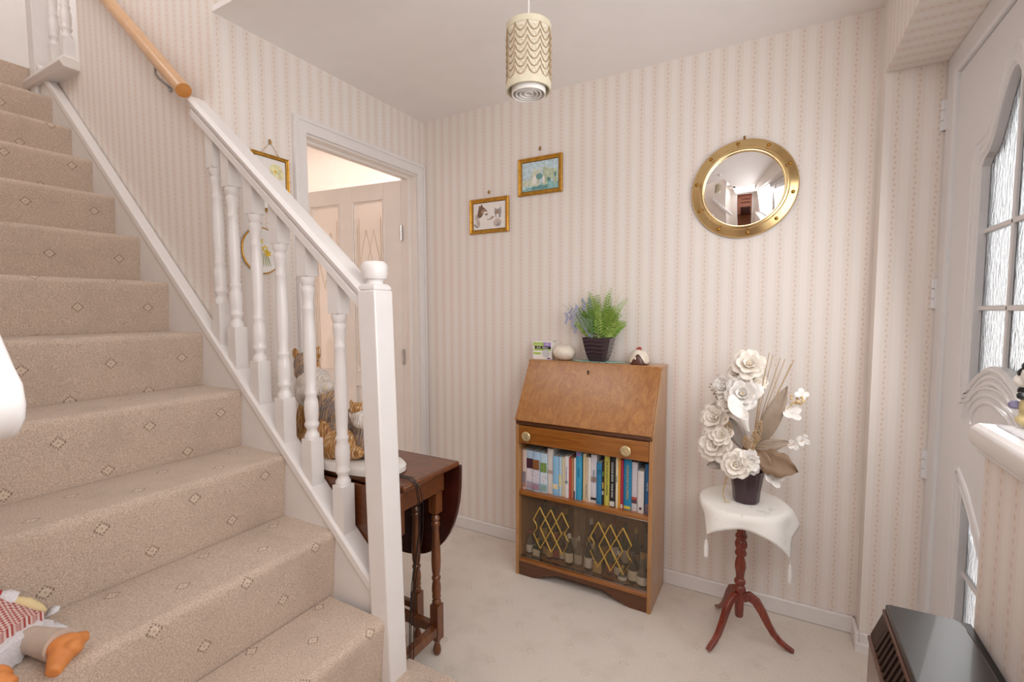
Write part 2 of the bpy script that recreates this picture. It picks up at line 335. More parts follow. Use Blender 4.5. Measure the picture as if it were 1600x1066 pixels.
for z in (1.74, 1.0, .3):
    hb = MB().box(-.012, .0, .0, .008, z - .045, z + .045)
    for k in range(5): hb.lathe([(.005, -.0085), (.005, .0085)], (-.004, .006, z - .036 + k * .018), 10)
    leafpart(hb, 'hinge', 'chrome')
leafpart(MB().tube([(.785, 0, 1.02), (.785, .03, 1.02), (.76, .045, 1.02), (.69, .045, 1.02)], .008, 8).box(.765, .805, 0, .006, .94, 1.1), 'handle', 'brass')

# ------------------------------------------------------------------ front door
DX = 2.344
d1 = tag(bpy.data.objects.new('door_1', None), 'white moulded front door with rippled glass panes', 'door', kind='structure'); COL.objects.link(d1); d1.location = (DX, -.6, 0); ROOT['door_1'] = Vector((DX, -.6, 0))
y0, y1 = -.10, -1.09       # frame outer
fr = MB()
fr.prism([(y0, 0), (y0 - .075, 0), (y0 - .075, 2.035), (y1 + .075, 2.035), (y1 + .075, 0), (y1, 0), (y1, 2.108), (y0, 2.108)], 0, DX - .022, DX + .07)
fr.build('frame', 'upvc', d1, bevel=.006)
yc = (y0 + y1) / 2
def mirror(pts): return pts + [(2 * yc - y, z) for y, z in reversed(pts)]
# upper light: left edge y=-.40, swept top, arched bottom
gl = -.405
def scurve(ya, za, yb, zb, n=10): return [(ya + (yb - ya) * i / n, za + (zb - za) * (.5 - .5 * math.cos(PI * i / n))) for i in range(n + 1)]
def upper(off=0):
    L = [(gl + off, 1.045 - off * .8)] ; L.append((gl + off, 1.68 + off * .4))
    L += [(gl + off - .02, 1.70 + off)] + scurve(gl - .03, 1.705 + off, yc, 1.875 + off)[1:]
    M_ = mirror(L)
    bot = [(gl - .0 + (yc - gl) * 2 * i / 16, 1.045 - off * .8 + .09 * math.sin(PI * i / 16) ** .8) for i in range(15, 0, -1)]
    return M_ + bot
def lower(off=0):
    L = [(gl + off, .26 - off), (gl + off, .735 + off)] + [(gl - .006 + off * .6, .75 + off)] + [(gl - .03 - .02 * i + off * .3, .735 - .013 * i + off) for i in range(1, 3)] + [(yc, .60 + off)]
    return mirror(L)
ly0, ly1 = y0 - .0765, y1 + .0765
holed('leaf', [(ly0, .02), (ly0, 2.03), (ly1, 2.03), (ly1, .02)], [upper(), lower()], 0, DX + .012, .036, 'upvc', d1, .002)
for f in (upper, lower):
    mo = MB()
    for off, r, dx in ((.012, .008, -.006), (.034, .006, -.006), (.055, .008, -.006)):
        mo.tube([(DX + dx, y, z) for y, z in f(off)], r, 8, True)
    mo.build('moulding', 'upvc', d1)
mo = MB()
for k, rr in enumerate((.215, .18, .145)):
    mo.tube([(DX - .007, yc + rr * 1.0 * math.cos(PI * i / 16), .96 + rr * .55 * math.sin(PI * i / 16)) for i in range(17)], .006, 8)
mo.build('relief', 'upvc', d1)
t = NT('ripple_glass'); p = t.vscale(t.pos(), (1, 1, .35)); n = t.noise(p, 95, 2, .5, .6)
t.set((.97, .98, .98, 1), .32, Transmission_Weight=1.0, IOR=1.3); t.bump(n, .6, .008)
pn = MB().prism(upper(.004), 0, DX + .012, DX + .018).build('pane', 'ripple_glass', d1, smooth=False)
for z in (1.50, 1.285): MB().box(DX + .004, DX + .022, 2 * yc - gl, gl, z - .007, z + .007).build('muntin', 'upvc', d1, bevel=.003)
MB().box(DX + .004, DX + .022, yc - .006, yc + .006, 1.13, 1.87).build('muntin', 'upvc', d1, bevel=.003)
MB().prism(lower(.004), 0, DX + .012, DX + .018).build('pane', 'ripple_glass', d1, smooth=False)
MB().box(DX + .004, DX + .022, 2 * yc - gl, gl, .495, .51).build('muntin', 'upvc', d1, bevel=.003)
for z in (1.93, 1.335, .74):
    hb = MB().box(DX - .026, DX - .02, y0 - .012, y0 + .004, z - .05, z + .05)
    for k in range(3): hb.lathe([(.007, -.016), (.007, .016)], (DX - .028, y0 + .001, z - .034 + k * .034), 10)
    hb.build('hinge', 'upvc', d1)
# glazed side light above the ledge
w1 = tag(bpy.data.objects.new('window_1', None), 'white framed glazed side light above the ledge', 'window', kind='structure'); COL.objects.link(w1); w1.location = (DX, -1.62, 1.04); ROOT['window_1'] = Vector((DX, -1.62, 1.04))
fr = MB().prism([(-2.15, 1.04), (-1.10, 1.04), (-1.10, 2.11), (-2.15, 2.11)], 0, DX + .05, DX + .06)
wf = MB()
for a in ((-2.15, -2.09, 1.04, 2.11), (-1.16, -1.10, 1.04, 2.11), (-2.09, -1.16, 1.04, 1.1), (-2.09, -1.16, 2.05, 2.11)): wf.box(DX - .0, DX + .07, *a)
wf.build('window_frame', 'upvc', w1, bevel=.004); MB().box(DX + .03, DX + .036, -2.09, -1.16, 1.1, 2.05).build('pane', 'ripple_glass', w1)
# outside
struct('ground_outside', box(2.5, 14, -8, 8, -.3, -.15), 'ceiling_paint', 'paved ground outside the front door', 'ground')
plain('brick_far', 'b58f80', .9); plain('hedge_far', '7d8a6a', .9)
struct('wall_outside', box(9, 9.3, -8, 8, -.2, 1.6), 'brick_far', 'brick house front across the road', 'wall')

# ledge cap
cp = MB().prism([(2.158, 1.05), (2.164, 1.036), (2.344, 1.036), (2.344, 1.078), (2.171, 1.078), (2.160, 1.07)], 1, -2.6, -1.083)
cp.prism([(2.169, 1.026), (2.344, 1.026), (2.344, 1.036), (2.169, 1.036)], 1, -2.6, -1.088)
struct('trim_5', cp, 'gloss_white', 'white moulded cap along the ledge wall', 'trim', bevel=.008, seg=3)

# ------------------------------------------------------------------ staircase
XN = [None, 1.085, .862, .635, .395, .155, -.085, -.32, -.54, -.747, -.949, -1.155, -1.36, -1.6]
ZN = [0, .168, .366, .575, .787, .993, 1.198, 1.40, 1.60, 1.795, 1.985, 2.17, 2.358, 2.545]
YA, YB = -2.13, -1.222
stc = thing('staircase', (.4, -1.6, 0), 'beige carpeted staircase with white turned balustrade climbing past the doorway', 'staircase')
s0 = 0
for n in range(1, 14):
    xn, zn = XN[n], ZN[n]; zb = ZN[n - 1]; xb = xn - .013; xt = (XN[n + 1] - .013) if n < 13 else xn - .2
    R = .022; prof = [(xb - .003, zb - .008)]
    for i in range(1, 5): prof.append((xb + (xn - xb) * (i / 5) ** 1.5, zb + (zn - R - zb) * i / 5))
    for i in range(0, 7):
        a = (PI / 2) * i / 6; prof.append((xn - R + R * math.cos(a), zn - R + R * math.sin(a)))
    for i in range(1, 6): prof.append((xn - R + (xt + .0035 - xn + R) * i / 5, zn))
    prof.append((xt + .001, zn - .007))
    ss = [s0]
    for a, b in zip(prof, prof[1:]): ss.append(ss[-1] + math.hypot(b[0] - a[0], b[1] - a[1]))
    s0 = ss[-1]; k = len(prof); yb = YB if n > 2 else (-1.243 if n == 2 else -1.13)
    full = prof + [(prof[-1][0], zb - .02), (xb, zb - .02)]
    mb = MB(); ysl = [YA + (yb - YA) * j / 6 for j in range(7)]
    if n > 1: ysl[-1] -= 0; 
    rows = [[(x, y, z) for (x, z) in full + [full[0]]] for y in ysl]; mb.grid(rows); kk = len(full) + 1
    mb.add(rows[0], [tuple(range(kk - 1))]); mb.add(rows[-1], [tuple(range(kk - 2, -1, -1))])
    sl = (ss + [ss[-1], ss[0], ss[0]]); NV = kk * len(ysl)
    mb.build('step', 'carpet_stair', stc, uvf=lambda i, c, sl=sl, kk=kk: (c.y, sl[min(i % kk, len(sl) - 1)]), ang=60)
# string with capping
zs = lambda x: .465 + .911 * (.774 - x)
stg = MB().prism([(-1.5, zs(-1.5)), (.80, zs(.80)), (.80, .12), (-1.5, 1.95)], 1, -1.222, -1.19)
sp = stg.build('string', 'gloss_white', stc, bevel=.003)
cap = MB().prism([(-1.5, zs(-1.5) + .012), (.80, zs(.80) + .012), (.80, zs(.80) - .03), (-1.5, zs(-1.5) - .03)], 1, -1.232, -1.19 + .002)
cap.build('string_capping', 'gloss_white', sp, bevel=.006)
cap = MB().prism([(.0, zs(0) + .016), (.80, zs(.80) + .016), (.80, zs(.80) + .004), (.0, zs(0) + .004)], 1, -1.226, -1.165)
cap.build('base_rail', 'gloss_white', sp, bevel=.003)
MB().prism([(.0, zs(0)), (.80, zs(.80)), (.80, .0), (.0, .0)], 1, -1.19, -1.178).build('spandrel', 'gloss_white', sp)
# handrail
zr = lambda x: 1.367 + .838 * (.775 - x)
hr = MB()
prof = [(-1.236, -.075), (-1.236, -.05), (-1.228, -.044), (-1.24, -.034), (-1.243, -.018), (-1.232, -.003), (-1.205, 0), (-1.178, -.003), (-1.167, -.018), (-1.17, -.034), (-1.182, -.044), (-1.174, -.05), (-1.174, -.075)]
rows = [[(x, y, zr(x) + dz) for y, dz in prof + [prof[0]]] for x in (-.075, .79)]
hr.grid(rows); n = len(prof); hr.add(rows[0], [tuple(range(n))]); hr.add(rows[1], [tuple(range(n - 1, -1, -1))])
hr.build('handrail', 'gloss_white', stc, ang=30)
# newel post, leaning very slightly as in the hall
lean = .028
def shear(mb, z0=.17):
    mb.v = [(x + (1.35 - z) * lean, y, z) for x, y, z in mb.v]; return mb
nw = MB().box(.779, .849, -1.243, -1.170, 0, 1.34)
nw = shear(nw.lathe([(.0495, 0), (.047, .012), (.036, .02)], (.814, -1.2065, 1.34), 4, Matrix.Rotation(PI / 4, 4, 'Z')))
npo = nw.build('newel_post', 'gloss_white', stc, bevel=.004)
cpn = MB().lathe([(.026, 0), (.024, .006), (.026, .012), (.034, .016), (.038, .03), (.0385, .052), (.037, .058), (.033, .063), (.03, .066), (.001, .068)], (.814, -1.2065, 1.358), 28)
cpn.build('post_cap', 'gloss_white', npo)
# balusters
def baluster(parent, x, y, zb, zt, slope, sq=.047, name='baluster', mat='gloss_white'):
    h = sq / 2; zm0 = zb + .135; zm1 = zt - .125; L = zm1 - zm0
    mb = MB()
    for (a, b, top) in ((zb, zm0, False), (zm1, zt, True)):
        v = [(x - h, y - h), (x + h, y - h), (x + h, y + h), (x - h, y + h)]
        if top: vs = [(p, q, a) for p, q in v] + [(p, q, b - (p - x) * slope) for p, q in v]
        else: vs = [(p, q, a - (p - x) * slope) for p, q in v] + [(p, q, b) for p, q in v]
        mb.add(vs, [(0, 1, 2, 3), (4, 5, 6, 7), (0, 1, 5, 4), (1, 2, 6, 5), (2, 3, 7, 6), (3, 0, 4, 7)])
    pr = [(.020, 0), (.021, .012), (.016, .022), (.014, .032), (.020, .042), (.021, .05), (.0175, .058), (.019, .07), (.0205, .10), (.0195, .125), (.015, .14), (.018, .15), (.018, .156), (.0145, .163)]
    pr2 = [(.0145, L - .115), (.0165, L - .108), (.0165, L - .10), (.014, L - .092), (.015, L - .075), (.018, L - .05), (.0195, L - .04), (.0155, L - .03), (.02, L - .02), (.021, L - .008), (.02, L)]
    mid = [(.0150 + .0030 * math.sin(PI * k / 6) , .163 + (L - .115 - .163) * k / 6) for k in range(1, 6)]
    mb.lathe([(r * 1.13, z) for r, z in pr + mid + pr2], (x, y, zm0), 16)
    return mb.build(name, mat, parent, ang=50)
for x in (.012, .107, .238, .371, .508, .652): baluster(stc, x, -1.2, zs(x) + .014, zr(x) - .073, .87)
# left hand rail end
lr = thing('wall_handrail', (1.1, -2.09, 1.14), 'white rounded handrail end jutting in beside the lower stairs', 'handrail')
mb = MB(); zl = lambda x: 1.200 + .93 * (1.178 - x)
mb.prism([(.3, zl(.3)), (1.150, zl(1.15)), (1.172, zl(1.168)), (1.178, 1.186), (1.172, 1.168), (1.15, 1.15), (1.08, 1.135), (.3, 1.9)], 1, -2.13, -2.05)
mb.build('rail', 'gloss_white', lr, bevel=.008, seg=4); MB().box(.5, .53, -2.14, -2.1, 1.7, 1.75).build('bracket', 'steel', lr)

# landing balustrade
lb = thing('landing_balustrade', (-1.4, -1.2, 2.46), 'white landing balusters above the stair wall', 'balustrade')
MB().prism([(-1.262, 2.462), (-1.245, 2.437), (-1.16, 2.437), (-1.16, 2.47), (-1.20, 2.492), (-1.25, 2.488)], 0, -1.62, -1.128).build('base_rail', 'satin_white', lb, bevel=.004)
for x in (-1.255, -1.40): baluster(lb, x, -1.185, 2.49, 3.3, 0)
MB().box(-1.585, -1.51, -1.235, -1.16, 2.3, 3.5).build('newel_post', 'gloss_white', lb, bevel=.004)
MB().box(-1.52, -1.13, -1.22, -1.16, 3.3, 3.36).build('handrail', 'gloss_white', lb, bevel=.01)
d3 = tag(bpy.data.objects.new('door_3', None), 'white panelled door at the far end of the landing', 'door', kind='structure'); COL.objects.link(d3); d3.location = (-2.7, -1.75, 2.545); ROOT['door_3'] = Vector((-2.7, -1.75, 2.545))
MB().box(-2.7, -2.67, -2.12, -1.40, 2.55, 4.53).build('leaf', 'gloss_white', d3)
for (a, b) in ((-2.06, -1.80), (-1.72, -1.46)):
    for (c, d) in ((2.72, 3.3), (3.42, 4.4)): MB().box(-2.672, -2.662, a, b, c, d).build('panel', 'gloss_white', d3, bevel=.006)
MB().box(-2.7, -2.665, -1.40, -1.33, 2.545, 4.6).box(-2.7, -2.665, -2.14, -2.12, 2.545, 4.6).build('frame', 'gloss_white', d3, bevel=.006)
MB().tube([(-2.67, -1.50, 3.5), (-2.62, -1.50, 3.5), (-2.61, -1.62, 3.5)], .009, 8).build('handle', 'black_plastic', d3)

# wooden handrail on the stair wall
wh = thing('wooden_handrail', (-.08, -1.25, 2.09), 'round pale wooden handrail fixed along the wallpapered stair wall', 'handrail')
p0 = Vector((-.085, -1.25, 2.093)); dv = Vector((-.555, 0, .487)).normalized()
mb = MB().tube([p0, p0 + dv * .35], .027, 20); mb.build('rail', 'pine_rail', wh, ang=40)
MB().tube([p0 + dv * .3505, p0 + dv * 2.4], .0265, 20).build('rail', 'pine_rail', wh, ang=40)
MB().lathe([(.0262, 0), (.0262, .002)], tuple(p0 - dv * .0021), 20, (Vector((0, 0, 1)).rotation_difference(dv)).to_matrix().to_4x4()).build('end_face', 'end_grain', wh)
bq = p0 + dv * .26
MB().tube([bq + Vector((0, 0, -.02)), bq + Vector((0, 0, -.062)), bq + Vector((-.006, .012, -.075)), bq + Vector((-.026, .058, -.088))], .0055, 8).lathe([(.014, 0), (.014, .006)], tuple(bq + Vector((-.027, .059, -.090))), 14, Matrix.Rotation(-PI / 2, 4, 'X')).build('bracket', 'steel', wh)

# ------------------------------------------------------------------ bureau
FX0, FX1, FY, BY = .778, 1.424, -.282, -.02
bu = thing('bureau', (1.1, -.15, 0), 'brown wooden bureau bookcase with sloping fall front and lattice glass doors', 'bureau')
sidep = [(BY, 0), (FY, 0), (FY, .765), (-.135, 1.026), (BY, 1.026)]
for (a, b) in ((FX0, FX0 + .017), (FX1 - .017, FX1)): MB().prism(sidep, 0, a, b).build('side_panel', 'bureau_side', bu, bevel=.0015)
MB().box(FX0 - .003, FX1 + .003, -.14, BY, 1.022, 1.036).build('top', 'bureau_side', bu, bevel=.003)
th = math.atan2(1.024 - .765, -.135 - FY); dY, dZ = math.cos(th), math.sin(th)
fl = MB(); fa, fb = Vector((0, FY - .006, .757)), Vector((0, -.141, 1.027))
nrm = Vector((0, -(fb - fa).z, (fb - fa).y)).normalized() * .016
fl.prism([(fa.y, fa.z), (fa.y + nrm.y * .9, fa.z + nrm.z * .9), (fb.y + nrm.y * .3, fb.z + nrm.z * .3 + .004), (fb.y + .006, fb.z + .004)], 0, FX0 + .004, FX1 - .006)
flo = fl.build('fall_front', 'bureau_light', bu, bevel=.002)
kp = fa + (fb - fa) * .86 + nrm * .82
RT = Matrix.Translation((1.100, kp.y, kp.z)) @ Matrix.Rotation(math.atan2((fb - fa).z, (fb - fa).y), 4, 'X')
MB().lathe([(.004, 0), (.004, .003)], (0, 0, 0), 12, RT @ Matrix.Translation((0, .003, 0))).box(-.0016, .0016, -.012, .003, 0, .003, RT).build('keyhole', 'black_gap', flo)
MB().box(FX0 + .004, FX1 - .004, FY - .006, FY + .02, .741, .757).build('moulding', 'bureau_dark', bu, bevel=.004)
MB().box(FX0 + .017, FX1 - .017, FY + .02, BY, .735, .745).build('carcase_shelf', 'bureau_dark', bu)
plain('knob_brass', 'd9c69a', .38, .6)
dr = MB().box(FX0 + .018, FX1 - .018, FY - .004, FY + .014, .652, .737).build('drawer', 'bureau_mid', bu, bevel=.003)
for x in (.842, 1.313):
    kb = MB().lathe([(.007, 0), (.007, .006), (.018, .008), (.0225, .011), (.023, .014), (.020, .017), (.013, .018), (.012, .016), (.005, .017), (.001, .018)], (x, FY - .004, .690), 24, Matrix.Rotation(PI / 2, 4, 'X'))
    for k in range(8): kb.ell((x + .0145 * math.cos(k * PI / 4), FY - .0225, .690 + .0145 * math.sin(k * PI / 4)), (.003, .002, .003), 8)
    kb.build('knob', 'knob_brass', dr)
MB().box(FX0 + .017, FX1 - .017, FY + .03, BY, .643, .650).build('carcase_shelf', 'bureau_dark', bu)
MB().box(FX0 + .017, FX1 - .017, FY, BY, .400, .418).build('shelf', 'bureau_mid', bu, bevel=.002)
MB().box(FX0 + .017, FX1 - .017, BY - .008, BY, .03, 1.02).build('back_panel', 'bureau_side', bu)
MB().box(FX0 + .017, FX1 - .017, FY, BY - .008, .068, .084).build('shelf', 'bureau_mid', bu, bevel=.002)
tr = MB()
for y in (FY + .012, FY + .021, FY + .030):
    for z in (.084, .394): tr.box(FX0 + .017, FX1 - .017, y - .0015, y + .0015, z, z + .006)
tr.build('glass_track', 'chrome', bu)
pl = [(FX0 + .017, 0), (FX0 + .09, 0), (FX0 + .17, .028), (FX0 + .21, .046), (FX1 - .21, .046), (FX1 - .17, .028), (FX1 - .09, 0), (FX1 - .017, 0), (FX1 - .017, .069), (FX0 + .017, .069)]
MB().prism(pl, 1, FY + .004, FY + .02).build('plinth', 'bureau_dark', bu)
LT = [[(.897, .347), (.954, .347), (1.01, .346), (.863, .28), (.863, .214), (.899, .146), (.957, .142), (1.014, .144), (1.045, .282), (1.045, .216), (.899, .247), (1.009, .245)],
      [(1.188, .344), (1.243, .344), (1.3, .343), (1.152, .271), (1.152, .204), (1.187, .137), (1.246, .136), (1.303, .135), (1.338, .272), (1.338, .206), (1.192, .238), (1.299, .24)]]
for k, (a, b, y) in enumerate(((FX0 + .018, 1.122, FY + .0255), (1.073, FX1 - .018, FY + .0165))):
    gd = MB().box(a, b, y - .0015, y + .0015, .085, .398).build('glass_door', 'cabinet_glass', bu)
    t1, t2, t3, l1, l2, b1, b2, b3, r1, r2, ml, mr = LT[k]
    lines = [[t1, l1] + arc(l1, l2, .28)[1:] + [b1], [t1, b3], [t2, ml, b2], [t2, mr, b2], [t3, b1], [t3, r1] + arc(r1, r2, -.28)[1:] + [b3]]
    mb = MB()
    for i, L in enumerate(lines): mb.tube([(x, y - .0026 - .0003 * i, z) for x, z in L], .0034, 6, flat=.35)
    for i, L in enumerate(lines):
        pass
    mb.build('gold_lattice', 'gold_line', gd)
# ------------------------------------------------------------------ books
plain('ink_black', '1a1a1c', .6); plain('ink_white', 'ece9e6', .6, var=.01); plain('ink_gold', 'e3b53c', .5); plain('ink_navy', '1f3f78', .6); plain('ink_red', 'b03a3a', .6)
BK = [ # x0, x1, top, colour, label, title (text, ink, size), extra bands
 (.797, .8185, .609, 'd9c4bc', 'pale pink paperback with a misty landscape spine, first from the side panel', None, [('8d8595', .15, .45), ('b98e86', .05, .16)]),
 (.8190, .8545, .610, 'b9d3ea', 'pale blue saga paperback with a dark red figure on its spine', None, [('4d2a3a', .55, .80), ('e4dfe6', .22, .54), ('b7a7b8', .04, .2)]),
 (.8550, .8920, .610, 'aecbe6', 'blue saga paperback with a gold shawled figure on its spine', None, [('8a5a36', .55, .80), ('d8d2e0', .22, .54), ('a88a9c', .04, .2)]),
 (.8925, .9285, .607, 'c2dcec', 'pale blue saga paperback with a green dressed figure on its spine', None, [('7d9a56', .52, .76), ('d6dce6', .22, .5), ('8fb2b0', .04, .2)]),
 (.9295, .9590, .634, 'ded7d2', 'thick cream white hardback standing taller than its neighbours', None, [('b8a596', .45, .53)]),
 (.9600, .9890, .604, '8fc0e4', 'sky blue hardback with a cream picture band near the foot', None, [('e6d6ae', .17, .29)]),
 (.9895, .0, .603, 'b7d2e2', 'thin pale blue and yellow book beside the sky blue hardback', None, [('e8d9a0', .25, .55)]),
 (1.0040, 1.0195, .603, 'e2d4b0', 'thin cream yellow paperback', None, []),
 (1.0200, 1.0390, .612, 'e3e0e2', 'white paperback with small grey spine lettering', ('THE COMPLETE GUIDE', 'ink_navy', .008), [('9fb4a8', .36, .41)]),
 (1.0395, 1.0490, .607, 'c0503c', 'very thin red book beside the tan one', None, []),
 (1.0492, 1.0620, .605, 'c08a64', 'tan brown paperback with a plain spine', None, []),
 (1.0650, 1.0735, .610, 'd9d7d8', 'very thin white pamphlet beside the bright cyan book', None, [('3a4a7a', 0, .2)]),
 (1.0740, 1.1010, .648, '3fa3cc', 'tall bright cyan book rising to the drawer', ('COLLIE', 'ink_navy', .012), [('8a7fb4', .88, .98)]),
 (1.1060, 1.1215, .636, 'e0cfa6', 'cream yellow book beside the cyan one', None, []),
 (1.1220, 1.1305, .623, 'd6bfa8', 'thin beige pink booklet between cream neighbours', None, [('a8a090', .1, .4)]),
 (1.1310, 1.1430, .622, 'e6e4dc', 'thin off-white booklet beside the pale lilac book', None, []),
 (1.1440, 1.1715, .637, 'd9d6de', 'pale lilac book with small dog picture and black emblem on its spine', ('SHETLAND', 'ink_navy', .012), [('a58a7a', .44, .54), ('2a2a2e', .06, .11)]),
 (1.1725, 1.1960, .606, '2f7fae', 'short mid blue hardback beside the pale lilac book', None, [('25638c', .80, .83), ('25638c', .74, .77), ('25638c', .05, .07)]),
 (1.1970, 1.2060, .605, '3a2a24', 'thin dark multicoloured book beside the yellow encyclopedia', None, [('c9a15a', .40, .55), ('d6cfc8', .25, .34), ('6a8a4a', .7, .8)]),
 (1.2065, 1.2310, .644, 'cfc85e', 'yellow green encyclopedia with black spine lettering', ('THE DOG ENCYCLOPAEDIA', 'ink_black', .0125), []),
 (1.2330, 1.2565, .640, '1f1f24', 'black book with bold white spine lettering', ('COLOUR BOOK  YOUR DOG', 'ink_white', .012), [('d8d4d0', .02, .12)]),
 (1.2575, 1.2690, .652, 'e3d9bc', 'tall thin cream book with grey spine lettering', ('COLLIES', 'ink_black', .008), []),
 (1.2692, 1.2810, .641, 'e9a93a', 'thin amber yellow book beside the crimson one', None, []),
 (1.2812, 1.2930, .637, 'a82a48', 'thin crimson book with white foot', None, [('e0d4d4', .02, .1)]),
 (1.2940, 1.3270, .640, '1d86b4', 'thick teal blue encyclopedia with gold spine lettering', ('CANINE ENCYCLOPEDIA', 'ink_gold', .0135), [('d9c24a', .02, .08)]),
 (1.3280, 1.3525, .632, 'cfcad2', 'pale lilac grey book with small dark figures at its foot', None, [('5a3f4a', .16, .26), ('b24a3a', .24, .29)]),
 (1.3555, 1.3815, .600, 'dedad9', 'short white book with a purple dot at its foot', None, []),
 (1.3850, 1.4055, .632, '2d6aa0', 'blue book with pale lettering against the end panel', ('SHELTIES', 'ink_white', .009), [('7a6a78', .02, .2)]),
]
for i, (x0, x1, zt, col, lab, title, bands) in enumerate(BK):
    if x1 == 0: x1 = 1.0035
    zb = .418; yf = -.252 + .004 * math.sin(i * 2.1); yk = -.09 - .02 * (i % 3); H = zt - zb
    b = thing('book', ((x0 + x1) / 2, (yf + yk) / 2, zb), lab, 'book', 'books on the bureau shelf')
    mn = 'book_cover_%02d' % i; plain(mn, col, .45, var=.04, scale=90)
    t_ = min(.0018, (x1 - x0) * .15); cv = MB(); nn = 5; cx = (x0 + x1) / 2; hw = (x1 - x0) / 2
    out = [(x0, yk)] + [(cx - hw * math.cos(PI * k / nn), yf + .003 - .003 * math.sin(PI * k / nn)) for k in range(nn + 1)] + [(x1, yk), (x1 - t_, yk), (x1 - t_, yf + .006), (x0 + t_, yf + .006), (x0 + t_, yk)]
    cv.prism(out, 2, zb, zt); cv.build('cover', mn, b, ang=50)
    MB().box(x0 + t_, x1 - t_, yf + .006, yk - .002, zb + .002, zt - .003).build('pages', 'page_cream', b, smooth=False)
    for q, (bc, f0, f1) in enumerate(bands):
        bn = 'book_band_' + bc
        if bn not in MATS: plain(bn, bc, .5, var=.25, scale=160)
        MB().box(x0 + t_, x1 - t_, yf - .0007 - .0002 * q, yf + .002, zb + H * f0, zb + H * f1).build('spine_print', bn, b, smooth=False)
    if title: lettering(title[0], b, (cx, yf - .0009, zb + H * .55), title[2], title[1], (PI / 2, -PI / 2 * -1, 0) if False else (PI / 2, PI / 2, 0), sx=min(1.0, H * .82 / (len(title[0]) * title[2] * .62)))
    if 'purple dot' in lab: MB().lathe([(.006, 0), (.006, .0008)], (cx, yf - .0001, zb + .02), 14, Matrix.Rotation(PI / 2, 4, 'X')).build('emblem', 'book_band_5a3f4a', b)
